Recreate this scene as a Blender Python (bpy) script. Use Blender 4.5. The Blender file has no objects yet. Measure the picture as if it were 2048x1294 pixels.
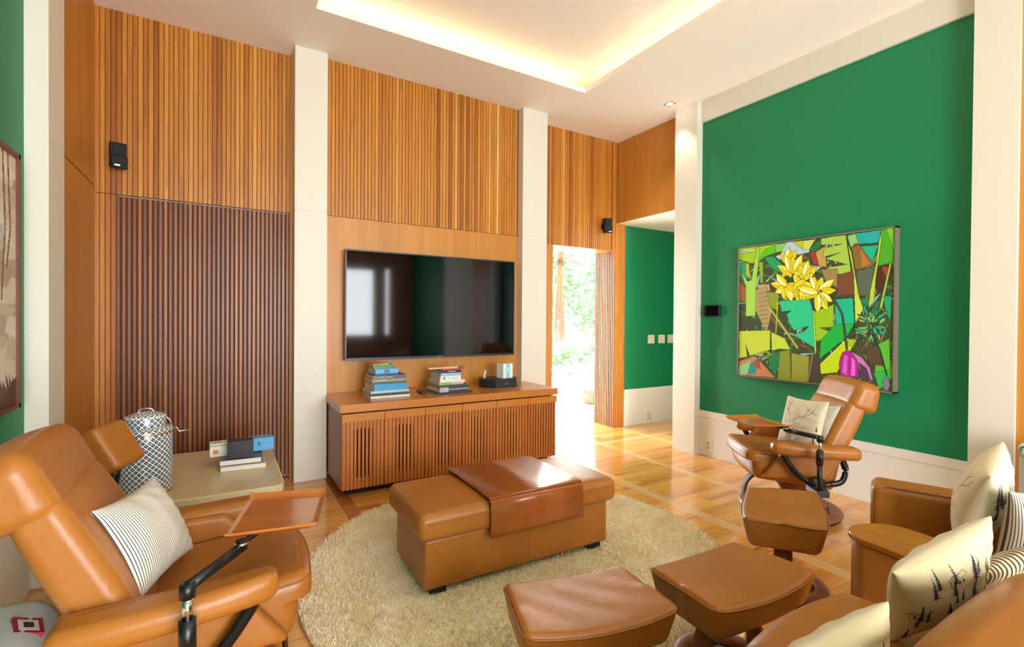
import bpy, math, random
import numpy as np
from mathutils import Matrix, Vector
random.seed(7); rng = np.random.default_rng(7)
SC = bpy.context.scene
COL = SC.collection
R = math.radians

# ------------------------------------------------------------------ camera
EYE = 1.30
FPX, YAW, PITCH, ROLL = 964.44, 1.03529445, -0.00866755, 0.00755507
cam_d = bpy.data.cameras.new('camera'); cam = bpy.data.objects.new('camera', cam_d); COL.objects.link(cam)
cam_d.sensor_width = 36.0; cam_d.sensor_fit = 'HORIZONTAL'; cam_d.lens = FPX * 36.0 / 2048.0
cam_d.clip_start = 0.02
_f = Vector((math.cos(YAW) * math.cos(PITCH), math.sin(YAW) * math.cos(PITCH), math.sin(PITCH)))
_r = Vector((math.sin(YAW), -math.cos(YAW), 0)); _u = _r.cross(_f)
_r2 = _r * math.cos(ROLL) + _u * math.sin(ROLL); _u2 = -_r * math.sin(ROLL) + _u * math.cos(ROLL)
cam.matrix_world = Matrix(((_r2.x, _u2.x, -_f.x, 0), (_r2.y, _u2.y, -_f.y, 0), (_r2.z, _u2.z, -_f.z, EYE), (0, 0, 0, 1)))
SC.camera = cam

# ------------------------------------------------------------------ world, daylight, exposure
SC.view_settings.view_transform = 'Standard'; SC.view_settings.look = 'None'
SC.view_settings.gamma = 1.0; SC.view_settings.use_curve_mapping = False
SC.view_settings.exposure = 1.74
W = bpy.data.worlds.new('sky'); SC.world = W; W.use_nodes = True
bg = W.node_tree.nodes['Background']; bg.inputs['Color'].default_value = (0.90, 0.96, 1.0, 1); bg.inputs['Strength'].default_value = 7.0

def area(name, loc, direction, sx, sy, energy, color=(1, 1, 1), portal=False, spread=180):
    l = bpy.data.lights.new(name, 'AREA'); l.shape = 'RECTANGLE'; l.size = sx; l.size_y = sy
    l.energy = energy; l.color = color; l.spread = R(spread)
    if portal: l.cycles.is_portal = True
    o = bpy.data.objects.new(name, l); COL.objects.link(o); o.location = loc
    o.rotation_euler = Vector(direction).to_track_quat('-Z', 'Y').to_euler()
    return o
area('window_daylight', (2.65, -3.42, 1.67), (0, 1, 0), 0.9, 1.65, 1, portal=True)
area('window_daylight', (0.75, -3.42, 1.35), (0, 1, 0), 2.3, 2.5, 1, portal=True)  # sky portal of the wide unseen window, added to brighten the room
area('door_daylight', (3.57, 4.74, 1.07), (0, -1, 0), 0.9, 2.1, 1, portal=True)

# ------------------------------------------------------------------ materials
def lin(h):
    if isinstance(h, str):
        h = h.lstrip('#'); c = [int(h[i:i + 2], 16) / 255 for i in (0, 2, 4)]
    else: c = [x / 255 for x in h]
    return tuple(x / 12.92 if x <= .04045 else ((x + .055) / 1.055) ** 2.4 for x in c)
class NT:
    def __init__(s, name):
        s.m = bpy.data.materials.new(name); s.m.use_nodes = True
        s.t = s.m.node_tree; s.b = s.t.nodes['Principled BSDF']
    def n(s, kind, **kw):
        x = s.t.nodes.new(kind)
        for k, v in kw.items():
            if k in x.inputs: x.inputs[k].default_value = v
            else: setattr(x, k, v)
        return x
    def l(s, a, b): s.t.links.new(a, b)
    def ramp(s, fac, stops):
        r = s.n('ShaderNodeValToRGB'); e = r.color_ramp.elements
        while len(e) < len(stops): e.new(0.5)
        for el, (p, c) in zip(e, stops): el.position = p; el.color = (*c, 1)
        s.l(fac, r.inputs['Fac']); return r.outputs['Color']
    def coords(s, scale=(1, 1, 1), loc=(0, 0, 0)):
        tc = s.n('ShaderNodeTexCoord'); mp = s.n('ShaderNodeMapping'); mp.inputs['Scale'].default_value = scale; mp.inputs['Location'].default_value = loc
        s.l(tc.outputs['Object'], mp.inputs['Vector']); return mp.outputs['Vector']
    def math(s, op, a, b=None, c=None):
        x = s.n('ShaderNodeMath', operation=op)
        for i, v in enumerate((a, b, c)):
            if v is None: continue
            if isinstance(v, (int, float)): x.inputs[i].default_value = v
            else: s.l(v, x.inputs[i])
        return x.outputs[0]
    def mix(s, fac, a, b, mode='MIX'):
        x = s.n('ShaderNodeMix', data_type='RGBA', blend_type=mode)
        for sock, v in ((x.inputs[0], fac), (x.inputs[6], a), (x.inputs[7], b)):
            if isinstance(v, (int, float)): sock.default_value = v
            elif isinstance(v, tuple): sock.default_value = (*v, 1)
            else: s.l(v, sock)
        return x.outputs[2]
    def bump(s, h, strength=.2, dist=.005):
        b = s.n('ShaderNodeBump'); b.inputs['Strength'].default_value = strength; b.inputs['Distance'].default_value = dist
        s.l(h, b.inputs['Height']); s.l(b.outputs['Normal'], s.b.inputs['Normal'])
    def set(s, **kw):
        for k, v in kw.items():
            k = k.replace('_', ' ')
            s.b.inputs[k].default_value = (*v, 1) if isinstance(v, tuple) and len(v) == 3 and 'Color' in k else v
def plain(name, c, rough=.5, metal=0., **kw):
    t = NT(name); t.set(Base_Color=lin(c), Roughness=rough, Metallic=metal, **kw); return t.m
def emit(name, c, strength):
    t = NT(name); t.set(Base_Color=lin(c), Emission_Color=lin(c), Emission_Strength=strength); return t.m
def wood(name, c1, c2, axis='z', rough=.35, scale=1., coat=0., bump=.05):
    t = NT(name); s = {'x': (1.2, 28, 28), 'y': (28, 1.2, 28), 'z': (28, 28, 1.2)}[axis]
    v = t.coords(tuple(q * scale for q in s))
    n = t.n('ShaderNodeTexNoise', Scale=1., Detail=6., Roughness=.6, Distortion=.6); t.l(v, n.inputs['Vector'])
    v2 = t.coords(tuple(q * scale * .25 for q in s))
    n2 = t.n('ShaderNodeTexNoise', Scale=1., Detail=3., Roughness=.5); t.l(v2, n2.inputs['Vector'])
    f = t.math('ADD', t.math('MULTIPLY', n.outputs['Fac'], .55), t.math('MULTIPLY', n2.outputs['Fac'], .45))
    t.l(t.ramp(f, [(.32, lin(c1)), (.68, lin(c2))]), t.b.inputs['Base Color'])
    t.set(Roughness=rough, Coat_Weight=coat, Coat_Roughness=.1)
    t.bump(n.outputs['Fac'], bump, .002)
    return t.m
def slatwood(name, stops, rough=.4, pitch=.03, off=0., seed=0., axis=0, grain=.28):
    t = NT(name); tc = t.n('ShaderNodeTexCoord'); sp = t.n('ShaderNodeSeparateXYZ'); t.l(tc.outputs['Object'], sp.inputs[0])
    k = t.math('FLOOR', t.math('DIVIDE', t.math('SUBTRACT', sp.outputs[axis], off), pitch))
    w = t.n('ShaderNodeTexWhiteNoise', noise_dimensions='1D'); t.l(t.math('ADD', k, seed), w.inputs['W'])
    base = t.ramp(w.outputs['Value'], stops)
    cx = t.n('ShaderNodeCombineXYZ'); t.l(t.math('MULTIPLY', sp.outputs[axis], 45.), cx.inputs[0]); t.l(t.math('MULTIPLY', k, 7.3), cx.inputs[1]); t.l(t.math('MULTIPLY', sp.outputs[2], 2.2), cx.inputs[2])
    n = t.n('ShaderNodeTexNoise', Scale=1., Detail=5., Roughness=.6, Distortion=.8); t.l(cx.outputs[0], n.inputs['Vector'])
    g = t.ramp(n.outputs['Fac'], [(.3, (1 - grain, 1 - grain * 1.15, 1 - grain * 1.4)), (.55, (1, 1, 1)), (.75, (1.08, 1.1, 1.1))])
    t.l(t.mix(1., base, g, 'MULTIPLY'), t.b.inputs['Base Color']); t.set(Roughness=rough)
    t.bump(n.outputs['Fac'], .08, .001); return t.m
def leather(name, c1, c2, rough=.38):
    t = NT(name); v = t.coords()
    n = t.n('ShaderNodeTexNoise', Scale=3.5, Detail=4., Roughness=.55); t.l(v, n.inputs['Vector'])
    t.l(t.ramp(n.outputs['Fac'], [(.3, lin(c1)), (.7, lin(c2))]), t.b.inputs['Base Color'])
    vo = t.n('ShaderNodeTexVoronoi', Scale=420.); t.l(v, vo.inputs['Vector'])
    n2 = t.n('ShaderNodeTexNoise', Scale=14., Detail=3., Distortion=1.); t.l(v, n2.inputs['Vector'])
    h = t.math('ADD', t.math('MULTIPLY', vo.outputs['Distance'], .08), t.math('MULTIPLY', n2.outputs['Fac'], .9))
    t.set(Roughness=rough); t.bump(h, .3, .006); return t.m
def paint(name, c, rough=.6):
    t = NT(name); v = t.coords()
    n = t.n('ShaderNodeTexNoise', Scale=160., Detail=2.); t.l(v, n.inputs['Vector'])
    t.set(Base_Color=lin(c), Roughness=rough); t.bump(n.outputs['Fac'], .05, .001); return t.m
def vcol(name, rough=.55, bump=0.):
    t = NT(name); a = t.n('ShaderNodeVertexColor', layer_name='Col'); t.l(a.outputs['Color'], t.b.inputs['Base Color']); t.set(Roughness=rough)
    if bump:
        n = t.n('ShaderNodeTexNoise', Scale=60., Detail=4.); t.l(t.coords(), n.inputs['Vector']); t.bump(n.outputs['Fac'], bump, .002)
    return t.m

LEA = leather('tan_leather', '#9a5c1a', '#ac6a26')
LEA_D = leather('seam_leather', '#8e541c', '#9e6024')
WHITE = paint('white_paint', '#e9e4da'); CREAM = paint('cream_paint', '#dfd9ca', .5)
CEIL = paint('ceiling_paint', '#f6efe7', .8)
GREEN = paint('green_paint', '#007d50', .55)
PANEL = wood('oak_veneer', '#b8762a', '#cc8a3c', 'z', .4, .8)
PANEL_X = wood('oak_veneer_x', '#b46c28', '#cb8238', 'x', .3, .8, .2)
LIGHTSLAT = slatwood('light_slats', [(0, lin('#b46c20')), (.06, lin('#98561a')), (.14, lin('#bc7628')), (.5, lin('#c47e2c')), (.86, lin('#cb8732')), (.94, lin('#d89a48')), (1, lin('#e6b666'))])
DARKSLAT = slatwood('dark_slats', [(0, lin('#74401f')), (.35, lin('#834a26')), (.7, lin('#94562c')), (1, lin('#a96838'))], .38)
JAMBSLAT = slatwood('jamb_slats', [(0, lin('#9a5a26')), (.5, lin('#ac6830')), (1, lin('#bc7a3c'))], .4, axis=1)
CABSLAT = wood('cabinet_slats', '#b0612a', '#c77a38', 'z', .35)
DARKGAP = plain('dark_gap', '#2a140a', .8); MIDGAP = plain('slat_backing', '#7a4418', .8); DOORGAP = plain('door_backing', '#5e341a', .8)
BLACK = plain('black_plastic', '#0c0d0e', .35); BLACKM = plain('black_metal', '#101112', .25, .3)
RUBBER = plain('black_rubber', '#141312', .7)
CHROME = plain('chrome', '#d8d8d8', .12, 1.)
TEAK = wood('teak_laminate', '#a4561c', '#b96a28', 'x', .18, .7, .5)
BASEW = wood('base_beech', '#7a4020', '#96562e', 'x', .45, .8, .0)
DARKLEG = wood('dark_laminate', '#3a1a10', '#5a2c1a', 'z', .6)
BEIGE = plain('beige_lacquer', '#c9b58c', .25)

# ------------------------------------------------------------------ mesh helpers
class MB:
    def __init__(s): s.v = []; s.f = []; s.mi = []; s.n = 0
    def add(s, V, F, mat=0, M=None):
        V = np.asarray(V, float).reshape(-1, 3)
        if M is not None:
            A = np.array(M); V = V @ A[:3, :3].T + A[:3, 3]
        s.v.append(V); s.f += [tuple(i + s.n for i in f) for f in F]; s.mi += [mat] * len(F); s.n += len(V); return s
    def box(s, a, b, mat=0, M=None):
        x0, y0, z0 = a; x1, y1, z1 = b
        x0, x1 = min(x0, x1), max(x0, x1); y0, y1 = min(y0, y1), max(y0, y1); z0, z1 = min(z0, z1), max(z0, z1)
        V = [(x0, y0, z0), (x1, y0, z0), (x1, y1, z0), (x0, y1, z0), (x0, y0, z1), (x1, y0, z1), (x1, y1, z1), (x0, y1, z1)]
        return s.add(V, [(0, 3, 2, 1), (4, 5, 6, 7), (0, 1, 5, 4), (1, 2, 6, 5), (2, 3, 7, 6), (3, 0, 4, 7)], mat, M)
    def rbox(s, h, r, K=3, N=6, fn=None, M=None, mat=0):
        r = min(r, min(h) * .999)
        ax = []
        for q in h:
            e = q - r; edge = [e + r * math.tan(R(45) * k / K) for k in range(K + 1)]
            lo = [-x for x in edge[::-1]]; mid = [(-e + 2 * e * i / N) for i in range(1, N)]
            ax.append(lo + mid + edge)
        h = np.array(h); e = h - r; idx = {}; V = []; F = []
        def vid(p):
            k = (round(p[0], 6), round(p[1], 6), round(p[2], 6))
            if k not in idx: idx[k] = len(V); V.append(p)
            return idx[k]
        for d in range(3):
            u, w = (d + 1) % 3, (d + 2) % 3
            for sg in (-1, 1):
                for i in range(len(ax[u]) - 1):
                    for j in range(len(ax[w]) - 1):
                        q = []
                        for (a, b) in ((i, j), (i + 1, j), (i + 1, j + 1), (i, j + 1)):
                            p = [0, 0, 0]; p[d] = sg * h[d]; p[u] = ax[u][a]; p[w] = ax[w][b]; q.append(vid(tuple(p)))
                        F.append(tuple(q) if sg > 0 else tuple(q[::-1]))
        P = np.array(V); Q = np.clip(P, -e, e); D = P - Q; L = np.linalg.norm(D, axis=1, keepdims=True)
        P = np.where(L > 1e-9, Q + r * D / np.maximum(L, 1e-9), P)
        if fn: P = fn(P)
        return s.add(P, F, mat, M)
    def tube(s, pts, r, seg=8, closed=False, rb=None, up=(0, 0, 1), mat=0, M=None):
        P = [Vector(p) for p in pts]; n = len(P); V = []; F = []
        rs = r if isinstance(r, (list, tuple)) else [r] * n
        up = Vector(up)
        for i in range(n):
            t = (P[(i + 1) % n] - P[i - 1]) if closed else (P[min(i + 1, n - 1)] - P[max(i - 1, 0)])
            t.normalize(); a = t.cross(up)
            if a.length < 1e-3: a = t.cross(Vector((1, 0, 0)) if abs(t.x) < .9 else Vector((0, 1, 0)))
            a.normalize(); b = a.cross(t)
            r2 = rs[i] * (rb / r if rb and not isinstance(r, (list, tuple)) else 1)
            for k in range(seg):
                th = 2 * math.pi * k / seg; V.append(P[i] + a * math.cos(th) * rs[i] + b * math.sin(th) * r2)
        for i in range(n if closed else n - 1):
            for k in range(seg):
                a = i * seg + k; b = i * seg + (k + 1) % seg; c = ((i + 1) % n) * seg + (k + 1) % seg; d = ((i + 1) % n) * seg + k
                F.append((a, b, c, d))
        if not closed: F.append(tuple(range(seg))[::-1]); F.append(tuple(range((n - 1) * seg, n * seg)))
        return s.add([tuple(v) for v in V], F, mat, M)
    def lathe(s, prof, seg=32, mat=0, M=None):
        V = []; F = []
        for (r, z) in prof:
            for k in range(seg):
                th = 2 * math.pi * k / seg; V.append((r * math.cos(th), r * math.sin(th), z))
        for i in range(len(prof) - 1):
            for k in range(seg):
                F.append((i * seg + k, i * seg + (k + 1) % seg, (i + 1) * seg + (k + 1) % seg, (i + 1) * seg + k))
        F.append(tuple(range(seg))[::-1]); F.append(tuple(range((len(prof) - 1) * seg, len(prof) * seg)))
        return s.add(V, F, mat, M)
    def prism(s, poly, z0, z1, mat=0, M=None):
        n = len(poly); V = [(x, y, z0) for x, y in poly] + [(x, y, z1) for x, y in poly]
        F = [tuple(range(n))[::-1], tuple(range(n, 2 * n))] + [(i, (i + 1) % n, n + (i + 1) % n, n + i) for i in range(n)]
        return s.add(V, F, mat, M)
    def grid(s, fn, nu, nv, mat=0, M=None, flip=False):
        U, Vv = np.meshgrid(np.linspace(0, 1, nu + 1), np.linspace(0, 1, nv + 1), indexing='ij')
        P = fn(U.ravel(), Vv.ravel()); F = []
        for i in range(nu):
            for j in range(nv):
                q = (i * (nv + 1) + j, (i + 1) * (nv + 1) + j, (i + 1) * (nv + 1) + j + 1, i * (nv + 1) + j + 1)
                F.append(q[::-1] if flip else q)
        return s.add(P, F, mat, M)
def T(x=0, y=0, z=0): return Matrix.Translation((x, y, z))
def Rx(a): return Matrix.Rotation(R(a), 4, 'X')
def Ry(a): return Matrix.Rotation(R(a), 4, 'Y')
def Rz(a): return Matrix.Rotation(R(a), 4, 'Z')

def basis(loc, xdir, ydir):
    x = Vector(xdir).normalized(); y = Vector(ydir); y = (y - x * y.dot(x)).normalized(); z = x.cross(y)
    return Matrix(((x.x, y.x, z.x, loc[0]), (x.y, y.y, z.y, loc[1]), (x.z, y.z, z.z, loc[2]), (0, 0, 0, 1)))
def obj(name, mb, mats, parent=None, smooth=False, bevel=0, loc=None, rz=0, M=None):
    me = bpy.data.meshes.new(name)
    V = np.concatenate(mb.v)
    me.from_pydata(V.tolist(), [], mb.f)
    if not isinstance(mats, (list, tuple)): mats = [mats]
    for m in mats: me.materials.append(m)
    if len(mats) > 1: me.polygons.foreach_set('material_index', mb.mi)
    if smooth: me.polygons.foreach_set('use_smooth', [True] * len(me.polygons))
    me.update()
    o = bpy.data.objects.new(name, me); COL.objects.link(o)
    if parent: o.parent = parent
    if loc: o.location = loc
    if rz: o.rotation_euler = (0, 0, R(rz))
    if M is not None: o.matrix_basis = M
    if bevel:
        b = o.modifiers.new('bevel', 'BEVEL'); b.width = bevel; b.segments = 2; b.limit_method = 'ANGLE'
    return o
def tag(o, label, cat, group=None, kind=None):
    o['label'] = label; o['category'] = cat
    if group: o['group'] = group
    if kind: o['kind'] = kind
    return o
def thing(name, label, cat, loc=(0, 0, 0), rz=0, group=None):
    o = bpy.data.objects.new(name, None); COL.objects.link(o); o.location = loc; o.rotation_euler = (0, 0, R(rz)); o.empty_display_size = .1
    return tag(o, label, cat, group)
def struct(name, mb, m, parent=None, **kw):
    o = obj(name, mb, m, parent, **kw)
    if not parent: o['kind'] = 'structure'
    return o
def text(name, s, size, mat, parent, M, depth=.0006):
    c = bpy.data.curves.new(name, 'FONT'); c.body = s; c.size = size; c.extrude = depth; c.align_x = 'CENTER'; c.align_y = 'CENTER'
    t = bpy.data.objects.new(name + '_c', c); COL.objects.link(t)
    dg = bpy.context.evaluated_depsgraph_get(); me = bpy.data.meshes.new_from_object(t.evaluated_get(dg))
    bpy.data.objects.remove(t); o = bpy.data.objects.new(name, me); COL.objects.link(o); o.parent = parent
    o.matrix_basis = M; me.materials.clear(); me.materials.append(mat); return o
def smoothpath(pts, n=8, closed=False):
    P = [Vector(p) for p in pts]; out = []; N = len(P)
    rngi = range(N) if closed else range(N - 1)
    for i in rngi:
        g = (lambda k: P[k % N]) if closed else (lambda k: P[max(0, min(N - 1, k))])
        p0, p1, p2, p3 = g(i - 1), g(i), g(i + 1), g(i + 2)
        for k in range(n):
            t = k / n; out.append(.5 * ((2 * p1) + (p2 - p0) * t + (2 * p0 - 5 * p1 + 4 * p2 - p3) * t * t + (3 * p1 - p0 - 3 * p2 + p3) * t ** 3))
    if not closed: out.append(P[-1])
    return [tuple(p) for p in out]

class Canvas:                      # little rasteriser for printed and painted surfaces
    def __init__(s, w, h, bgc): s.w, s.h = w, h; s.a = np.zeros((h, w, 3)); s.a[:] = lin(bgc); s.Y, s.X = np.mgrid[0:h, 0:w].astype(float)
    def poly(s, pts, c, alpha=1.):
        P = np.array(pts, float); x0, y0 = np.floor(P.min(0)).astype(int) - 1; x1, y1 = np.ceil(P.max(0)).astype(int) + 2
        x0 = max(x0, 0); y0 = max(y0, 0); x1 = min(x1, s.w); y1 = min(y1, s.h)
        if x1 <= x0 or y1 <= y0: return
        X = s.X[y0:y1, x0:x1]; Y = s.Y[y0:y1, x0:x1]; ins = np.zeros(X.shape, bool); n = len(P)
        for i in range(n):
            ax, ay = P[i]; bx, by = P[(i + 1) % n]
            if ay == by: continue
            ins ^= ((ay > Y) != (by > Y)) & (X < (bx - ax) * (Y - ay) / (by - ay) + ax)
        reg = s.a[y0:y1, x0:x1]; reg[ins] = reg[ins] * (1 - alpha) + np.array(lin(c)) * alpha
    def line(s, pts, wd, c, alpha=1.):
        for (ax, ay), (bx, by) in zip(pts[:-1], pts[1:]):
            dx, dy = bx - ax, by - ay; L = math.hypot(dx, dy) or 1; nx, ny = -dy / L * wd / 2, dx / L * wd / 2
            s.poly([(ax + nx, ay + ny), (bx + nx, by + ny), (bx - nx, by - ny), (ax - nx, ay - ny)], c, alpha)
    def ell(s, cx, cy, rx, ry, c, rot=0, alpha=1.):
        s.poly([(cx + rx * math.cos(t) * math.cos(rot) - ry * math.sin(t) * math.sin(rot), cy + rx * math.cos(t) * math.sin(rot) + ry * math.sin(t) * math.cos(rot)) for t in np.linspace(0, 2 * math.pi, 20, endpoint=False)], c, alpha)
def set_vcol(o, cols):
    a = o.data.color_attributes.new('Col', 'FLOAT_COLOR', 'POINT')
    c = np.ones((len(cols), 4), np.float32); c[:, :3] = cols; a.data.foreach_set('color', c.ravel())

# ------------------------------------------------------------------ room
CZ = 3.432; GX = 4.0; LX = -.816; BY = -3.4
# floor
def floor_mat():
    t = NT('plank_floor'); tc = t.n('ShaderNodeTexCoord'); sp = t.n('ShaderNodeSeparateXYZ'); t.l(tc.outputs['Object'], sp.inputs[0])
    X, Y = sp.outputs[0], sp.outputs[1]
    row = t.math('FLOOR', t.math('DIVIDE', Y, .075))
    wr = t.n('ShaderNodeTexWhiteNoise', noise_dimensions='1D'); t.l(row, wr.inputs['W'])
    colm = t.math('FLOOR', t.math('ADD', t.math('DIVIDE', X, 1.1), t.math('MULTIPLY', wr.outputs['Value'], 5.)))
    cb = t.n('ShaderNodeCombineXYZ'); t.l(row, cb.inputs[0]); t.l(colm, cb.inputs[1])
    w = t.n('ShaderNodeTexWhiteNoise', noise_dimensions='2D'); t.l(cb.outputs[0], w.inputs['Vector'])
    cv = t.n('ShaderNodeCombineXYZ'); t.l(t.math('MULTIPLY', X, 1.6), cv.inputs[0]); t.l(t.math('MULTIPLY', Y, 38.), cv.inputs[1]); t.l(t.math('MULTIPLY', w.outputs['Value'], 20.), cv.inputs[2])
    n = t.n('ShaderNodeTexNoise', Scale=1., Detail=5., Roughness=.62, Distortion=.5); t.l(cv.outputs[0], n.inputs['Vector'])
    f = t.math('ADD', t.math('MULTIPLY', n.outputs['Fac'], .75), t.math('MULTIPLY', w.outputs['Value'], .25))
    base = t.ramp(f, [(.28, lin('#a0621f')), (.40, lin('#c88436')), (.52, lin('#d99842')), (.72, lin('#e8b05c'))])
    def band(a, lo, hi): return t.math('MULTIPLY', t.math('GREATER_THAN', a, lo), t.math('LESS_THAN', a, hi))
    # inlaid pale borders and the brown strip
    pale = t.math('MAXIMUM', band(X, 2.70, 2.79), band(X, 3.365, 3.435))
    pale = t.math('MAXIMUM', pale, band(X, 4.05, 4.12))
    pale = t.math('MAXIMUM', pale, t.math('MULTIPLY', band(Y, 3.85, 3.91), t.math('GREATER_THAN', X, 3.4)))
    cv2 = t.n('ShaderNodeCombineXYZ'); t.l(t.math('MULTIPLY', X, 60.), cv2.inputs[0]); t.l(t.math('MULTIPLY', Y, 1.5), cv2.inputs[1])
    n2 = t.n('ShaderNodeTexNoise', Scale=1., Detail=3.); t.l(cv2.outputs[0], n2.inputs['Vector'])
    c = t.mix(pale, base, t.ramp(n2.outputs['Fac'], [(.3, lin('#d09a5c')), (.7, lin('#e8c08a'))]))
    brown = band(X, .685, .78)
    c = t.mix(brown, c, t.ramp(n2.outputs['Fac'], [(.3, lin('#9c5822')), (.7, lin('#b86e2c'))]))
    t.l(c, t.b.inputs['Base Color']); t.set(Roughness=.2, Coat_Weight=.5, Coat_Roughness=.08)
    fr = t.math('FRACT', t.math('DIVIDE', Y, .075)); gap = t.math('LESS_THAN', fr, .03)
    t.bump(t.math('ADD', t.math('MULTIPLY', gap, -1.), t.math('MULTIPLY', n.outputs['Fac'], .15)), .12, .002); return t.m
struct('floor', MB().box((-1.0, BY - .2, -.05), (5.8, 4.72, 0)), floor_mat())

# ceiling with recessed tray (opening x .53..2.90, y -2.6..3.57)
mb = MB(); tx0, tx1, ty0, ty1 = .53, 2.90, -2.6, 3.57
for a, b in (((-1, BY - .2), (6, ty0)), ((-1, ty1), (6, 5.0)), ((-1, ty0), (tx0, ty1)), ((tx1, ty0), (6, ty1))):
    mb.box((a[0], a[1], CZ), (b[0], b[1], CZ + .02))
for a, b in (((tx0 - .02, ty1), (tx1 + .02, ty1 + .02)), ((tx0 - .02, ty0 - .02), (tx1 + .02, ty0)), ((tx0 - .02, ty0), (tx0, ty1)), ((tx1, ty0), (tx1 + .02, ty1))):
    mb.box((a[0], a[1], CZ + .0201), (b[0], b[1], CZ + .05))
mb.box((tx0 - .35, ty0 - .35, 3.60), (tx1 + .35, ty1 + .35, 3.65))
for a, b in (((tx0 - .35, ty1 + .3), (tx1 + .35, ty1 + .35)), ((tx0 - .35, ty0 - .35), (tx1 + .35, ty0 - .3)), ((tx0 - .35, ty0 - .3), (tx0 - .3, ty1 + .3)), ((tx1 + .3, ty0 - .3), (tx1 + .35, ty1 + .3))):
    mb.box((a[0], a[1], CZ + .021), (b[0], b[1], 3.599))
struct('ceiling', mb, CEIL)
LED = emit('cove_led', '#ffd9a0', 3.6)
for i, (a, b) in enumerate((((tx0, ty1 + .10), (tx1, ty1 + .13)), ((tx1 + .10, ty0), (tx1 + .13, ty1)), ((tx0 - .13, ty0), (tx0 - .10, ty1)))):
    tag(obj('cove_light_strip', MB().box((a[0], a[1], CZ + .0205), (b[0], b[1], CZ + .032)), LED),
        ['warm light strip hidden behind the ceiling tray edge above the television wall', 'warm light strip hidden behind the ceiling tray edge on the green wall side', 'warm light strip hidden behind the left edge of the ceiling tray'][i], 'light')
# outer shell
shell = MB().box((-1.05, 4.72, 0), (3.02, 5.0, 3.7)).box((4.12, 4.45, 0), (5.8, 4.75, 3.7)).box((3.02, 4.45, 2.14), (4.12, 4.75, 3.7)).box((-1.05, 4.366, 0), (3.02, 4.74, 3.7))
struct('wall_front', shell, WHITE)
struct('wall_hall', MB().box((5.5, 3.3, 0), (5.7, 4.45, 2.46)), GREEN)
mbg = MB().box((4.19, 4.39, .44), (5.5, 4.45, 2.46)); struct('wall_niche', mbg, GREEN)
struct('wall_right', MB().box((GX, -3.6, 0), (GX + .2, 3.12, 3.225)).box((GX, -3.6, 3.225), (GX + .2, 1.10, CZ + .02)).box((GX + .05, 1.10, 3.225), (GX + .2, 3.3, CZ + .02)), GREEN)
struct('wall_left', MB().box((LX - .2, -3.6, 0), (LX, 3.4, CZ)), GREEN)
bk = MB().box((-1.0, BY - .2, 0), (-.4, BY, CZ)).box((1.9, BY - .2, 0), (2.2, BY, CZ)).box((3.1, BY - .2, 0), (3.34, BY, CZ)).box((3.45, BY - .2, 0), (4.1, BY, CZ)).box((3.34, BY - .2, 0), (3.45, BY, .9)).box((3.34, BY - .2, 2.5), (3.45, BY, CZ)).box((-.4, BY - .2, 2.6), (1.9, BY, CZ)).box((2.2, BY - .2, 2.5), (3.1, BY, CZ)).box((2.2, BY - .2, 0), (3.1, BY, .85)).box((-.4, BY - .2, 0), (1.9, BY, .1))
struct('wall_back', bk, PANEL)
def winframe(x0, x1, z0, z1, n):
    m = MB(); w = .05
    for (a, b) in (((x0, z0), (x1, z0 + w)), ((x0, z1 - w), (x1, z1)), ((x0, z0), (x0 + w, z1)), ((x1 - w, z0), (x1, z1))): m.box((a[0], BY - .12, a[1]), (b[0], BY - .06, b[1]))
    for i in range(1, n): x = x0 + (x1 - x0) * i / n; m.box((x - .03, BY - .12, z0), (x + .03, BY - .06, z1))
    return m
struct('window_2', winframe(2.2, 3.1, .85, 2.5, 1), WHITE)
struct('window_added', winframe(-.4, 1.9, .1, 2.6, 3), WHITE)  # wide window behind the camera, unseen, added to let in more daylight
def slats(mb, x0, x1, z0, z1, y, w=.0275, depth=.008, pitch=.03, back=.02):
    k0 = math.ceil(x0 / pitch - 1e-6); k = k0
    while k * pitch + w <= x1 + .003:
        a = k * pitch; q = .004
        poly = [(a, y + depth), (a, y + q), (a + q * .6, y), (a + w - q * .6, y), (a + w, y + q), (a + w, y + depth)]
        mb.prism(poly, z0, z1); k += 1
    mb.box((x0, y + depth - .0005, z0), (x1, y + depth + back, z1), 1)
    return mb
SZ = 2.15
struct('trim_1', slats(MB(), -.78, .455, SZ + .004, CZ, 4.32), [LIGHTSLAT, MIDGAP])
struct('trim_2', slats(MB(), -.78, -.66, 0, SZ, 4.318), [LIGHTSLAT, MIDGAP])
struct('door_1', slats(MB(), -.66, .445, .015, SZ - .006, 4.322, w=.021, depth=.014), [DARKSLAT, DOORGAP])
struct('trim_3', MB().box((.445, 4.30, 0), (.462, 4.36, CZ)), PANEL)
struct('trim_4', slats(MB(), .705, 2.565, SZ, CZ, 4.215), [LIGHTSLAT, MIDGAP])
struct('trim_5', MB().box((.705, 4.222, 0), (2.565, 4.26, SZ - .002)), PANEL)
struct('trim_6', slats(MB(), 2.865, 4.055, 2.135, CZ, 4.37), [LIGHTSLAT, MIDGAP])
struct('trim_7', slats(MB(), 2.87, 3.115, 0, 2.135, 4.372), [LIGHTSLAT, MIDGAP])
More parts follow.
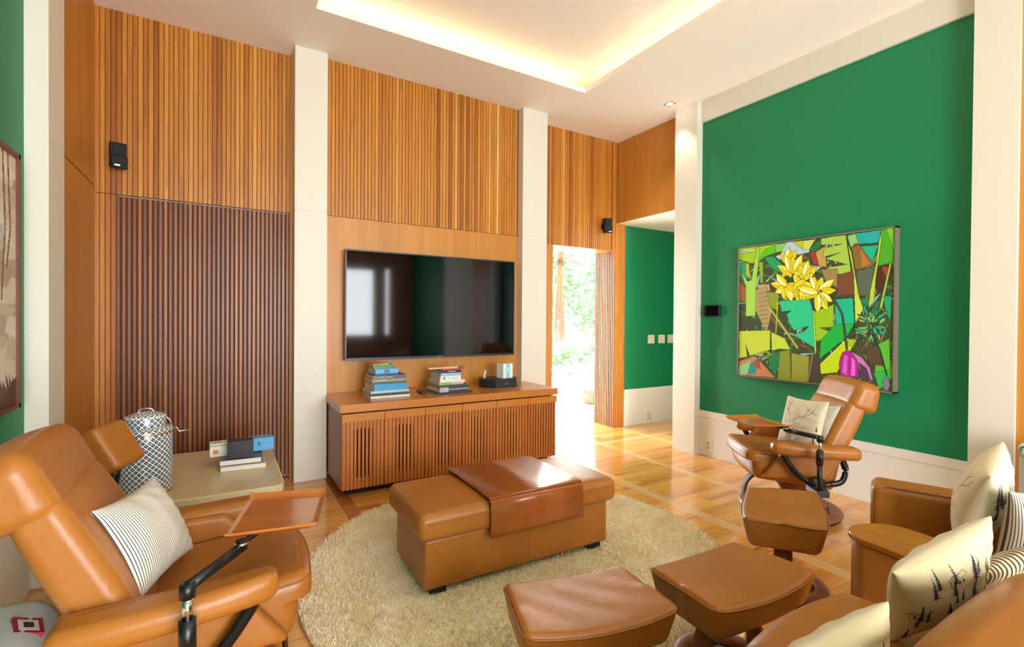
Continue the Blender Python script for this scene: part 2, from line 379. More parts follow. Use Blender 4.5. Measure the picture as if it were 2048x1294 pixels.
# columns
def column(name, x0, x1, y0, y1, seam=True):
    m = MB()
    if seam: m.box((x0, y0, 0), (x1, y1, SZ - .003)).box((x0, y0, SZ + .003), (x1, y1, CZ)).box((x0 + .005, y0 + .005, SZ - .01), (x1 - .005, y1, SZ + .01))
    else: m.box((x0, y0, 0), (x1, y1, CZ))
    return struct(name, m, CREAM)
column('trim_8', .462, .704, 4.13, 4.45); column('trim_9', 2.566, 2.862, 4.13, 4.45)
column('trim_10', 3.92, 4.16, 3.12, 3.385, False); column('trim_11', 3.90, 4.15, .905, 1.105, False); column('trim_12', LX - .02, -.73, 3.12, 3.38, False)
# plain panels
struct('trim_13', MB().box((-.80, 3.38, 0), (-.775, 4.34, 2.188)).box((-.80, 3.38, 2.196), (-.775, 4.34, CZ)).box((-.81, 3.38, 0), (-.785, 4.36, CZ), 1), [PANEL, DARKGAP])
struct('trim_14', MB().box((4.058, 3.385, 2.465), (4.10, 4.39, CZ)), PANEL)
struct('ceiling_niche', MB().box((4.06, 3.30, 2.46), (5.7, 4.5, 2.50)).box((4.3, 3.3, 0), (5.7, 3.34, 2.46)), CEIL)
struct('trim_15', MB().box((GX - .025, 1.10, 3.225), (GX + .1, 3.12, CZ)), CREAM)
struct('baseboard_right', MB().box((GX - .022, 1.10, 0), (GX, 3.12, .425)).box((GX - .028, 1.10, .37), (GX, 3.12, .43)), WHITE, bevel=.002)
struct('baseboard_niche', MB().box((4.19, 4.372, 0), (5.5, 4.39, .44)).box((4.19, 4.366, .40), (5.5, 4.39, .445)), WHITE)
struct('baseboard_left', MB().box((LX, .1, 0), (LX + .022, 3.12, .425)).box((LX, .1, .37), (LX + .028, 3.12, .43)), WHITE)
struct('trim_16', MB().box((3.93, .2, 0), (GX, .905, CZ)), PANEL)
struct('trim_17', MB().box((3.96, -1.2, 0), (GX, .2, CZ)), WHITE)
# door opening: slatted reveal
m = MB()
k = 0
while 4.375 + k * .03 < 4.73:
    a = 4.375 + k * .03; m.prism([(4.036, a), (4.020, a + .002), (4.020, a + .013), (4.036, a + .015)], 0, 2.13); k += 1
m.box((4.033, 4.372, 0), (4.125, 4.745, 2.14), 1).box((3.115, 4.372, 2.13), (4.03, 4.745, 2.145), 0)
struct('trim_18', m, [JAMBSLAT, DARKGAP])
m = MB()
for k in range(6): m.box((4.03 + k * .027, 4.366, 0), (4.054 + k * .027, 4.385, 2.46))
m.box((4.03, 4.38, 0), (4.195, 4.40, 2.46), 1)
struct('trim_19', m, [LIGHTSLAT, MIDGAP])
struct('trim_20', MB().box((3.02, 4.37, 0), (3.11, 4.745, 2.13)), PANEL)

# ------------------------------------------------------------------ outside the door
struct('floor_terrace', MB().box((-1, 4.72, -.06), (12, 9.6, -.005)), plain('pale_stone', '#e8e6e2', .35))
struct('ceiling_terrace', MB().box((1.5, 5.0, 2.75), (9.5, 7.6, 2.85)).box((1.5, 7.5, 2.62), (9.5, 7.62, 2.75)), WHITE)
tag(obj('lawn', MB().box((-3, 9.6, -.08), (25, 24, -.03)), plain('lawn_green', '#9fb884', .9)), 'pale sunlit lawn beyond the terrace seen through the doorway', 'lawn', kind='stuff')
def foliage(name, label, cat, c, rad, n, size, colr, group=None):
    t = thing(name, label, cat, c, 0, group); m = MB(); V = []; F = []
    P = rng.normal(size=(n, 3)); P /= np.linalg.norm(P, axis=1, keepdims=True); P *= rng.uniform(.5, 1, (n, 1)); P = P * np.array(rad)
    for i, p in enumerate(P):
        a = rng.normal(size=3); a /= np.linalg.norm(a); b = np.cross(a, rng.normal(size=3)); b /= np.linalg.norm(b)
        V += [p - a * size, p + b * size * .45, p + a * size, p - b * size * .45]; F.append((4 * i, 4 * i + 1, 4 * i + 2, 4 * i + 3))
    m.add(V, F); obj('foliage', m, colr, t); return t
LEAF = NT('garden_leaf'); LEAF.set(Base_Color=lin('#4c7040'), Roughness=.6); LEAF = LEAF.m
for i, (p, rd) in enumerate((((6.9, 9.9, 2.3), (1.0, .8, 1.0)), ((9.2, 10.8, 2.0), (1.1, .8, 1.2)))):
    t = foliage('garden_tree', ['green leafy tree in the garden, left one seen through the doorway', 'green leafy tree in the garden, right one seen through the doorway'][i], 'tree', p, rd, 1500, .09, LEAF, 'trees in the garden')
    obj('trunk', MB().tube([(0, 0, -p[2]), (.05, 0, -1), (0, 0, 0)], [.1, .08, .05]), plain('bark', '#8a7460', .9), t, True)
for i, p in enumerate(((5.7, 8.2, .40), (6.4, 8.3, .40), (7.1, 8.4, .40))):
    foliage('terrace_shrub', ['leafy shrub on the terrace edge, leftmost of the three', 'leafy shrub on the terrace edge, middle of the three', 'leafy shrub on the terrace edge, rightmost of the three'][i], 'shrub', p, (.33, .28, .40), 500, .05, LEAF, 'shrubs on the terrace')
ham = MB()
for k in range(9): ham.tube(smoothpath([(-.06 + .015 * k, 0, 1.4), (-.06 + .015 * k, 0, .7), (-.1 + .025 * k, .02, 0), (-.12 + .03 * k, 0, -.45)], 4), .012, 5)
tag(obj('hanging_plant', ham, plain('dry_fibre', '#6a4630', .9), loc=(5.15, 7.0, 1.35)), 'brown hanging bundle of dry strands at left of the doorway view', 'plant')
WICK = NT('wicker'); wv = WICK.n('ShaderNodeTexWave', Scale=18., Distortion=2.); WICK.l(WICK.coords(), wv.inputs['Vector']); WICK.l(WICK.ramp(wv.outputs['Fac'], [(0, lin('#4a3824')), (1, lin('#7a6244'))]), WICK.b.inputs['Base Color']); WICK = WICK.m
t = thing('wicker_basket', 'wicker basket with arched handle on the terrace floor outside the door', 'basket', (4.93, 5.85, 0), 10)
obj('body', MB().lathe([(.13, 0), (.17, .08), (.20, .17), (.19, .17), (.15, .06), (.0, .03)], 28), WICK, t, True)
obj('handle', MB().tube([(.18 * math.cos(a), 0, .16 + .17 * math.sin(a)) for a in np.linspace(0, math.pi, 14)], .012, 6), WICK, t, True)
t = thing('terrace_armchair', 'white terrace armchair with a pale yellow cushion beyond the doorway', 'armchair', (6.25, 7.2, 0), 200)
fr = MB()
for x in (-.33, .33):
    for y in (-.33, .33): fr.box((x - .025, y - .025, 0), (x + .025, y + .025, .60 if y < 0 else .85))
fr.box((-.35, -.35, .28), (.35, .35, .32)).box((-.36, -.35, .58), (-.30, .35, .61)).box((.30, -.35, .58), (.36, .35, .61)).box((-.35, .31, .5), (.35, .35, .85))
obj('frame', fr, WHITE, t, bevel=.005)
obj('seat_cushion', MB().rbox((.30, .30, .07), .05, M=T(0, -.02, .39)), plain('white_canvas', '#e8e4dc', .9), t, True)
obj('back_cushion', MB().rbox((.30, .08, .22), .06, M=T(0, .20, .66)), plain('yellow_canvas', '#ead58a', .9), t, True)
t = thing('terrace_table', 'low white table with slatted shelf on the terrace outside the doorway', 'table', (5.15, 6.75, 0), 5)
obj('tabletop', MB().box((-.45, -.3, .42), (.45, .3, .46)), WHITE, t); 
for x in (-.4, .4):
    for y in (-.25, .25): obj('leg', MB().box((x - .025, y - .025, 0), (x + .025, y + .025, .42)), WHITE, t)
obj('shelf', MB().box((-.42, -.27, .12), (.42, .27, .15)), plain('grey_shelf', '#a8a8a8', .6), t)

# ------------------------------------------------------------------ television
t = thing('television', 'large black flat television mounted on the wood panel, bottom edge above the books', 'television', (1.658, 4.12, 1.41))
obj('bezel', MB().box((-.812, 0, -.462), (.812, .05, -.444)).box((-.812, 0, .451), (.812, .05, .462)).box((-.812, 0, -.444), (-.802, .05, .451)).box((.802, 0, -.444), (.812, .05, .451)).box((-.80, .012, -.45), (.80, .055, .45)), plain('tv_bezel', '#3a3d48', .3, .5), t)
obj('screen', MB().box((-.802, .006, -.444), (.802, .014, .451)), plain('tv_glass', '#020308', .06, 0, Specular_IOR_Level=.45), t)
obj('wall_mount', MB().box((-.25, .055, -.2), (.25, .102, .2)), BLACK, t)
text('brand_mark', 'SAMSUNG', .012, plain('silver_mark', '#9fa3aa', .4), t, T(.02, -.001, -.4535) @ Rx(90))

# speakers: body hangs from a ball mount
MATTE = plain('speaker_black', '#0a0b0c', .75)
def speaker(loc, rz, tilt, label):
    t = thing('wall_speaker', label, 'speaker', loc, 0, 'small black wall speakers')
    M = Rz(rz) @ Rx(tilt)
    obj('mount', MB().box((-.02, -.0, -.03), (.02, .012, .03)).tube([(0, 0, 0), (0, -.05, 0)], .012, 10), MATTE, t)
    b = obj('cabinet', MB().rbox((.045, .04, .045), .008, M=T(0, -.085, .042) @ M).rbox((.045, .04, .042), .008, M=T(.004, -.085, -.042) @ Rz(6) @ M), MATTE, t, True)
    obj('badge', MB().box((-.014, -.002, -.003), (.014, .001, .003), M=T(.004, -.126, -.072) @ M), CHROME, t)
speaker((-.64, 4.318, 2.40), 12, 12, 'small black two-cube speaker high on the left slatted panel')
speaker((3.83, 4.368, 2.40), -28, 10, 'small black tilted speaker on slats above the doorway')

# ------------------------------------------------------------------ TV cabinet
t = thing('media_cabinet', 'long low wooden cabinet with slatted doors below the television', 'cabinet', (0, 0, 0))
obj('worktop', MB().box((.70, 3.57, .618), (2.61, 4.22, .676)), PANEL_X, t, bevel=.002)
obj('carcass', MB().box((.715, 3.615, .05), (.735, 4.215, .605)).box((2.585, 3.615, .05), (2.605, 4.215, .605)).box((.735, 4.19, .05), (2.585, 4.215, .605)).box((.735, 3.64, .05), (2.585, 4.19, .07)).box((.735, 3.66, .585), (2.585, 4.19, .605)), wood('cabinet_side', '#8a542c', '#9c6236', 'z', .4), t)
obj('plinth', MB().box((.76, 3.66, 0), (2.56, 4.20, .05)), DARKGAP, t)
divs = [.716, 1.024, 1.344, 1.662, 1.979, 2.298, 2.608]
for i in range(6):
    a, b = divs[i] + .002, divs[i + 1] - .002
    d = obj('door', MB().box((a, 3.578, .548), (b, 3.612, .606)), PANEL_X, t)
    n = 11; pt = (b - a) / n; sl = MB()
    for k in range(n): sl.box((a + k * pt + .003, 3.586, .055), (a + (k + 1) * pt - .008, 3.602, .548))
    for (z0, z1) in ((.055, .13), (.49, .548)): sl.box((a, 3.600, z0), (b, 3.612, z1))
    sl.box((a, 3.600, .13), (a + pt * 3, 3.612, .49)).box((b - pt * 3, 3.600, .13), (b, 3.612, .49))
    obj('slatted_front', sl, CABSLAT, d)
obj('interior', MB().box((.74, 3.63, .07), (2.58, 3.65, .585)), DARKGAP, t)

# ------------------------------------------------------------------ books
PAGE = plain('book_pages', '#d8cbb0', .8)
CT = .677
_mat = {}
def cm(c):
    if c not in _mat: _mat[c] = plain('cover_' + c.strip('#'), c, .4)
    return _mat[c]
def book(cx, y0, z, w, d, h, c, label, rz=0, group=None, txt=None, tc='#e8e8e8', ts=.6, band=None):
    """cx centre of the spine, y0 spine front, z bottom; spine faces -Y"""
    t = thing('book', label, 'book', (cx, y0, z), rz, group)
    c2 = min(.003, h * .15)
    obj('cover', MB().box((-w / 2, 0, 0), (w / 2, d, c2)).box((-w / 2, 0, h - c2), (w / 2, d, h)).box((-w / 2, 0, c2), (w / 2, .003, h - c2)), cm(c), t)
    obj('pages', MB().box((-w / 2 + .004, .003, c2), (w / 2 - .004, d - .005, h - c2)), PAGE, t)
    if band: obj('spine_band', MB().box((band[0] * w, -.0008, h * .08), (band[1] * w, .0, h * .92)), cm(band[2]), t)
    if txt: text('spine_title', txt, min(h * ts, w * .88 / len(txt) / .62), cm(tc), t, T(txt_x.get(txt, 0) * w, -.0008, h / 2) @ Rx(90), .0002)
    return z + h
txt_x = {'Tom Kundig  Houses 2': -.17, 'Ernst Texas': -.22, 'ARCHITECTURE & MATERIALS': .1, 'HUMOROUS': .02, 'livro de amor': .12}
z = CT
G1 = 'books in the left stack on the cabinet'; G2 = 'books in the right stack on the cabinet'
B1 = [(.315, .27, .016, '#d5d8c8', 1.120, 3.755, 1, 'thin pale greenish-white book at the bottom of the left stack', None),
      (.300, .27, .022, '#2c3c3a', 1.118, 3.757, 1, 'dark grey-green book second from bottom of the left stack', '· — ·'),
      (.310, .26, .018, '#b9bcb8', 1.118, 3.757, 2, 'light grey book under the thick blue one in the left stack', None),
      (.265, .27, .052, '#3f9bd0', 1.125, 3.765, 3, 'thick bright blue book in the middle of the left stack', None),
      (.275, .28, .016, '#4c4248', 1.112, 3.76, -2, 'dark plum book directly above the thick blue book', None),
      (.262, .25, .024, '#8d9478', 1.108, 3.765, 1, 'grey-olive book below the dark grey book in the left stack', 'Ernst Texas'),
      (.272, .27, .028, '#54565a', 1.112, 3.76, -1, 'dark grey book with white spine lettering in the left stack', 'Tom Kundig  Houses 2'),
      (.185, .24, .012, '#3f64a8', 1.10, 3.80, 4, 'thin royal blue book below the light blue box-like book', None),
      (.185, .22, .034, '#63b0de', 1.10, 3.79, 2, 'light blue book with a grey square near the top of the left stack', None),
      (.172, .22, .010, '#54749c', 1.085, 3.80, 0, 'thin slate blue book under the green one', None),
      (.155, .20, .024, '#3c7c3c', 1.07, 3.80, -3, 'green book near the top of the left stack', None)]
for w, d, h, c, cx, y0, rz, lab, tx in B1:
    z = book(cx, y0, z, w, d, h, c, lab, rz, G1, tx, band=(-.12, .1, '#5a6f96') if 'grey square' in lab else None)
t = tag(obj('magazine', MB().box((-.06, 0, 0), (.075, .19, .008)), vcol('magazine_cover'), loc=(1.045, 3.81, z)), 'thin red and yellow magazine topping the left stack of books', 'magazine')
set_vcol(t, [lin('#c8402c') if v.co.x < 0 else lin('#d8c040') for v in t.data.vertices])
z = CT
B2 = [(.325, .30, .010, '#33343c', 1.650, 3.705, 4, 'thin wide charcoal book at the bottom of the right stack', None),
      (.275, .26, .048, '#3a3c3e', 1.650, 3.72, 3, 'thick charcoal book with white title in the right stack', 'ARCHITECTURE & MATERIALS'),
      (.270, .26, .012, '#4a4a46', 1.648, 3.725, 3, 'thin dark grey book above the thick charcoal book', None),
      (.230, .24, .022, '#c8bcb4', 1.636, 3.75, 3, 'pale book with a lime green spine end in the right stack', None),
      (.225, .27, .014, '#e0ded6', 1.640, 3.735, -2, 'thin white book above the lime-banded one', None),
      (.190, .22, .034, '#e4e0d6', 1.635, 3.765, 1, 'white book with a green round emblem in the right stack', 'livro de amor'),
      (.185, .21, .026, '#8fb8d8', 1.640, 3.77, 2, 'pale blue book in the right stack', None),
      (.185, .21, .024, '#2a2430', 1.645, 3.77, 0, 'dark book with white capital letters near the top of the right stack', 'HUMOROUS'),
      (.180, .21, .008, '#b83a40', 1.650, 3.77, 1, 'thin red book at the top of the right stack', None)]
for w, d, h, c, cx, y0, rz, lab, tx in B2:
    bd = (-.49, 0.0, '#7cc038') if 'lime green spine' in lab else ((-.49, -.2, '#b0a8b8') if tx and 'ARCH' in tx else None)
    z = book(cx, y0, z, w, d, h, c, lab, rz, G2, tx, '#2e3a30' if tx == 'livro de amor' else '#f0f0f0', .5, band=bd)
    if tx == 'livro de amor':
        e = MB().lathe([(.011, -.0008), (.011, 0)], 20, M=T(-.058, 0, h / 2) @ Rx(90)); b_ = bpy.data.objects[-1] if False else None
        root = [o for o in COL.objects if o.get('label', '') == lab][0]; obj('spine_emblem', e, cm('#6a9a5a'), root)
t = thing('paint_brush', 'wide pale wooden brush lying on top of the right stack of books', 'brush', (1.62, 3.82, z + .001), 3)
obj('handle', MB().box((-.17, -.014, 0), (-.04, .014, .014)).box((-.04, -.02, -.0005), (.10, .02, .016)), plain('bare_wood', '#d6b888', .6), t, bevel=.002)
br = MB()
for k in range(60):
    y = -.02 + .04 * rng.random(); zz = .014 * rng.random(); br.tube([(.10, y, zz), (.165, y * 1.5, zz + .012 * rng.normal())], .0009, 3)
obj('bristles', br, plain('bristle', '#9c8a78', .8), t)
t = thing('remote_control', 'small black remote control between the two book stacks', 'remote', (1.415, 3.88, CT), 84)
obj('shell', MB().rbox((.085, .02, .008), .007, M=T(0, 0, .009)), BLACK, t, True)
for k in range(5): obj('button', MB().lathe([(.004, 0), (.004, .0015)], 10, M=T(-.05 + .022 * k, 0, .0165)), plain('grey_button', '#54565a', .5), t)

# black octagonal box, white box, curled paper
t = thing('octagonal_box', 'black octagonal box with a small emblem under the white carton', 'box', (2.21, 3.93, CT), 0)
oc = [(-.195, -.02), (-.115, -.115), (.105, -.115), (.165, -.03), (.165, .06), (.105, .13), (-.115, .13), (-.195, .06)]
BB = plain('black_card', '#1c1e20', .45)
obj('base', MB().prism(oc, 0, .068), BB, t, bevel=.001); obj('lid', MB().prism([(x * 1.01, y * 1.01) for x, y in oc], .069, .076), BB, t)
obj('emblem', MB().prism([(-.018, 0), (.018, 0), (0, .022)], 0, .0008, M=T(0, -.1165, .026) @ Rx(90)), plain('grey_print', '#6a6c70', .5), t)
t = thing('white_carton', 'white upright carton with light blue stripe on the black box', 'box', (2.25, 3.92, CT + .0765), 8)
obj('body', MB().box((-.056, -.05, 0), (.056, .05, .135)), plain('white_card', '#e6ecec', .5), t, bevel=.001)
obj('stripe', MB().box((-.02, -.0508, 0), (.018, -.0502, .135)).box((-.02, -.05, .1352), (.018, .05, .1358)), cm('#8cc8dc'), t)
obj('label', MB().box((-.026, -.0518, .05), (.024, -.0510, .10)), cm('#a8dcec'), t)
t = tag(obj('curled_paper', MB().grid(lambda u, v: np.c_[u * .035 - .02 + .02 * v * v, v * .02 + .03 * u, .002 + .075 * v * (1 - .2 * u)], 6, 10), plain('paper', '#dfe2e6', .6), loc=(2.06, 3.94, CT + .0765), smooth=True), 'small curled white paper standing on the left end of the black box', 'paper')

# ------------------------------------------------------------------ paintings
def homog(src, dst):
    A = []
    for (x, y), (u, v) in zip(src, dst):
        A += [[x, y, 1, 0, 0, 0, -u * x, -u * y], [0, 0, 0, x, y, 1, -v * x, -v * y]]
    h = np.linalg.solve(np.array(A, float), np.array(dst, float).ravel()); return np.append(h, 1).reshape(3, 3)
PW, PH = 470, 456
HM = homog([(402, 236), (1354, 108), (394, 1016), (1344, 1122)], [(0, 0), (PW, 0), (0, PH), (PW, PH)])
cv = Canvas(PW, PH, '#3b4a2c')
def q(pts): 
    o = []
    for x, y in pts:
        a = HM @ np.array([x, y, 1.]); o.append((a[0] / a[2], a[1] / a[2]))
    return o
OUT = '#1d241c'
def P(pts, c, o=True, w=1.6):
    w *= .62
    pp = q(pts); cv.poly(pp, c)
    if o: cv.line(pp + [pp[0]], w, OUT)
def Lq(pts, w, c): cv.line(q(pts), w, c)
# ground patches
for i in range(320):
    x, y = rng.uniform(390, 1360), rng.uniform(120, 1130); c = ['#6a5230', '#4c6a2c', '#8b5a32', '#5a8038', '#9aa03c', '#a8c0d0', '#2a3420', '#6cae3c'][rng.integers(8)]
    a = rng.uniform(0, 3.1); w, l = rng.uniform(6, 22), rng.uniform(30, 90); ca, sa = math.cos(a), math.sin(a)
    P([(x - l * ca, y - l * sa), (x - w * sa, y + w * ca), (x + l * ca, y + l * sa)], c, False)
for i in range(150):
    x, y = rng.uniform(400, 1345), rng.uniform(150, 1110); a = rng.uniform(-.9, .9) + (1.57 if i % 3 else 0); l = rng.uniform(12, 38); cc_ = ['#1c2a1a', '#d8e8f0', '#a8d838', '#e0d868', '#2c4a28', '#70b840'][i % 6]
    Lq([(x, y), (x + l * math.cos(a), y + l * math.sin(a))], 1.3 + (i % 3) * .6, cc_)
P([(400, 236), (620, 212), (615, 262), (540, 300), (480, 330), (400, 305)], '#9ed018'); P([(400, 240), (500, 235), (490, 258), (400, 275)], '#c0dc60'); P([(405, 250), (480, 262), (420, 270)], '#9fd0e0')
P([(520, 300), (560, 240), (620, 215), (625, 262), (560, 285)], '#5cc81a')
P([(620, 212), (700, 200), (690, 250), (625, 262)], '#8ad060'); P([(690, 200), (830, 180), (830, 260), (690, 290), (660, 250)], '#b8d0ec'); P([(725, 195), (860, 180), (790, 245)], '#c8cc20')
P([(550, 290), (610, 285), (700, 370), (680, 400), (600, 360)], '#10a060', w=2); P([(620, 285), (670, 265), (650, 310)], '#c0d8f0')
P([(790, 190), (865, 180), (830, 240), (790, 250)], '#cce070'); P([(830, 240), (895, 175), (900, 225), (850, 262)], '#1f7a3a')
P([(830, 260), (875, 255), (890, 345), (850, 330)], '#a83830'); P([(865, 260), (925, 222), (935, 350), (890, 350)], '#c0a050')
P([(900, 175), (1050, 152), (1085, 390), (1000, 395), (930, 355), (1060, 335), (925, 300), (1020, 262), (910, 290), (920, 235), (1030, 210), (900, 215)], '#a8cc50'); P([(1060, 160), (1110, 145), (1130, 210), (1080, 230)], '#8cd080')
P([(1110, 145), (1265, 122), (1250, 200), (1130, 212)], '#18b0a8', w=2); P([(1140, 225), (1250, 215), (1215, 322)], '#10b890', w=2)
P([(1265, 122), (1345, 112), (1345, 320), (1245, 345)], '#4cac20'); P([(1300, 115), (1345, 112), (1345, 240)], '#7cc840', False)
P([(1085, 225), (1130, 210), (1215, 325), (1220, 345), (1110, 370)], '#8a6a34'); P([(1140, 240), (1200, 330), (1150, 350)], '#c07a30', False)
P([(1000, 400), (1110, 370), (1110, 520), (1000, 530)], '#7a4a30'); P([(1115, 375), (1225, 350), (1200, 530), (1125, 525)], '#5a6a54'); P([(1235, 360), (1340, 330), (1330, 420), (1240, 530)], '#4c2c20'); P([(1270, 350), (1320, 350), (1300, 420)], '#a83c2a', False)
P([(900, 365), (1000, 362), (1000, 480), (930, 440)], '#a08850')
P([(400, 330), (440, 320), (460, 400), (430, 440), (400, 400)], '#2aa070'); P([(400, 440), (440, 480), (440, 560), (400, 560)], '#a86838')
P([(510, 225), (525, 235), (500, 500), (500, 650), (440, 655), (440, 470), (408, 370), (450, 440), (475, 430)], '#a6dc50', w=2)
P([(440, 325), (460, 330), (465, 420), (440, 400)], '#a8c830')
P([(520, 320), (545, 320), (545, 450), (530, 450)], '#8cb430'); P([(510, 460), (585, 455), (590, 500), (520, 490)], '#c8a468'); P([(500, 490), (570, 470), (600, 620), (570, 760), (500, 620)], '#b09c68')
for k in range(9): Lq([(575, 500 + 28 * k), (515, 520 + 26 * k)], 1.5, '#4a3c24')
P([(570, 505), (640, 505), (640, 620), (590, 600)], '#8aa020'); Lq([(585, 600), (760, 850)], 7, '#c0cc50'); Lq([(585, 596), (765, 850)], 1.5, OUT); Lq([(635, 560), (625, 760)], 3, '#c8d820')
# big teal leaf
P([(645, 560), (830, 545), (850, 615), (862, 850), (730, 768), (800, 745), (825, 715), (735, 742), (705, 690), (690, 640), (720, 620), (660, 625)], '#28cc90', w=2)
P([(860, 625), (980, 580), (975, 720), (890, 725), (950, 745), (930, 790), (870, 810)], '#9ccc10', w=2); Lq([(855, 620), (868, 880)], 3.5, '#c8e060')
P([(985, 550), (1095, 540), (1105, 700), (990, 705)], '#10c090', w=2); P([(1150, 545), (1190, 540), (1180, 640), (1150, 600)], '#208858')
P([(1060, 200), (1085, 260), (1130, 520), (1160, 610), (1110, 700), (1100, 400)], '#c8e050', w=2); P([(1260, 140), (1270, 180), (1235, 420), (1225, 560), (1190, 610), (1200, 500), (1235, 330)], '#b4d838', w=2); P([(1320, 320), (1330, 330), (1275, 600), (1255, 610)], '#9cd040', w=2)
P([(1280, 530), (1332, 530), (1325, 680), (1300, 640)], '#18a870')
# lower left leaves
P([(400, 745), (590, 740), (590, 860), (465, 898), (440, 830), (450, 900), (400, 915)], '#c4d838', w=2); P([(595, 750), (680, 790), (715, 860), (650, 855), (600, 865)], '#c8dc40', w=2)
P([(570, 920), (650, 865), (665, 870), (620, 1035)], '#108040'); P([(650, 870), (710, 860), (720, 1050), (635, 1040)], '#8a9430'); P([(720, 880), (830, 900), (820, 1060), (720, 1052)], '#9a9c38')
P([(400, 930), (500, 900), (625, 1035), (400, 1015)], '#c08858'); P([(450, 960), (520, 910), (500, 1010), (440, 1005)], '#209890'); P([(480, 950), (520, 915), (540, 990)], '#b04840', False); P([(530, 960), (580, 1000), (540, 1030)], '#d07858', False); P([(400, 960), (470, 930), (450, 1010), (400, 1015)], '#8cd090', False)
P([(830, 905), (890, 880), (890, 1060), (820, 1060)], '#4a4034'); Lq([(850, 890), (820, 1060)], 5, '#8a7460')
P([(900, 800), (990, 705), (1105, 700), (1060, 780), (890, 920)], '#10b840', w=2); P([(1060, 790), (1120, 800), (1000, 1000), (900, 1010), (895, 950)], '#c4dc10', w=2); Lq([(900, 950), (1065, 790)], 3, '#d8ec60')
P([(1060, 800), (1105, 790), (1100, 840), (1070, 835)], '#a8c828')
P([(1240, 830), (1320, 790), (1325, 980), (1230, 1020)], '#5cc030'); P([(1225, 1000), (1330, 980), (1320, 1110), (1250, 1080)], '#30b850'); P([(1160, 850), (1240, 830), (1290, 960), (1200, 950)], '#5a4634')
# banana stem and flower
for w_, c_ in ((7, OUT), (4, '#4a4c50')): Lq([(930, 530), (990, 565), (1030, 640), (1045, 740), (1060, 860)], w_, c_)
P([(1030, 880), (1060, 862), (1100, 880), (1130, 940), (1130, 1030), (1020, 1020), (1012, 940)], '#b81c9c', w=2.2); P([(1045, 890), (1065, 900), (1060, 1020), (1030, 1000)], '#d860c8', False); P([(1090, 900), (1110, 930), (1110, 1020), (1085, 1020)], '#e070d8', False)
P([(1085, 870), (1150, 905), (1200, 970), (1222, 1050), (1170, 1035), (1135, 980), (1120, 920)], '#c87cc0', w=2.2); P([(1130, 935), (1180, 970), (1205, 1045), (1150, 1030)], '#5a3a50', False)
# yellow bananas: fans of tapered fingers
def banana(cx, cy, ang, l, w, c, c2, dark=OUT):
    a = R(ang); ca, sa = math.cos(a), math.sin(a)
    def W_(s_, t_): return (cx + s_ * ca - t_ * sa, cy + s_ * sa + t_ * ca)
    out = [W_(l * s_, w * t_) for s_, t_ in ((0, -.3), (.3, -.9), (.7, -.8), (1, -.1), (1.02, .15), (.7, .75), (.3, .8), (0, .3))]
    P(out, c, w=2); P([W_(l * .05, 0), W_(l * .35, -w * .7), W_(l * .7, -w * .6), W_(l * .95, 0), W_(l * .5, -w * .05)], c2, False)
for cx, cy, angs, l in ((700, 330, (-120, -90, -60, 80, 110), 90), (760, 480, (200, 170, 90, 60, 120), 80), (735, 400, (-150, -115, -95, -70, -45, -20, 60), 125), (690, 470, (190, 150, 105, 70, 20, -130), 85), (800, 430, (-110, -80, -50, 100, 140), 110), (880, 510, (-140, -110, -75, -40, -10, 30, 60, 90, 165, 195), 115)):
    for i, an in enumerate(angs): banana(cx, cy, an, l * (.85 + .3 * rng.random()), 27, '#f0dc00' if i % 3 else '#f6e830', '#fcf8d0' if i % 2 else '#d8c820')
cv.ell(*q([(850, 410)])[0], 3, 3, OUT); cv.ell(*q([(900, 497)])[0], 4, 3, OUT)
# green bananas
for k in range(34):
    an = rng.uniform(0, 360); rr = rng.uniform(5, 50); banana(1215 + rr * math.cos(R(an)), 710 + rr * math.sin(R(an)) * 1.3, an + rng.uniform(-25, 25), rng.uniform(45, 85), 13, ['#10885c', '#2aa870', '#186a48'][k % 3], '#c8bc50' if k % 2 else '#3cc090')
Lq([(1215, 760), (1265, 870), (1305, 1020)], 4, OUT); P([(1290, 1030), (1315, 1030), (1325, 1080), (1310, 1115), (1285, 1100), (1280, 1060)], '#8a7c9c', w=2)
P([(1090, 230), (1100, 208), (1135, 205), (1120, 225)], '#8a3a20', False); Lq([(1250, 560), (1220, 640)], 9, '#1c7850')
t = thing('banana_painting', 'large framed painting of yellow bananas and green leaves on the green wall', 'painting', (GX - .03, 2.094, 1.385))
def canvas_obj(cvs, w, h, parent, x, name='canvas', flipy=False):
    m = MB(); nu, nv = cvs.w - 1, cvs.h - 1
    m.grid(lambda u, v: np.c_[np.full(u.shape, x), (-1 if not flipy else 1) * (u - .5) * w, (.5 - v) * h], nu, nv, flip=not flipy)
    o = obj(name, m, vcol('oil_paint', .45, .3), parent)
    set_vcol(o, cvs.a.transpose(1, 0, 2).reshape(-1, 3)); return o
canvas_obj(cv, 1.165, 1.13, t, -.022)
fr = MB(); W2, H2 = .592, .575
for a, b in (((-W2, H2 - .01), (W2, H2)), ((-W2, -H2), (W2, -H2 + .01)), ((-W2, -H2), (-W2 + .01, H2)), ((W2 - .01, -H2), (W2, H2))): fr.box((-.03, a[0], a[1]), (.028, b[0], b[1]))
fr.box((-.015, -W2 + .01, -H2 + .01), (.028, W2 - .01, H2 - .01), 1)
obj('frame', fr, [plain('champagne_frame', '#8a7e6c', .4, .3), BLACK], t)
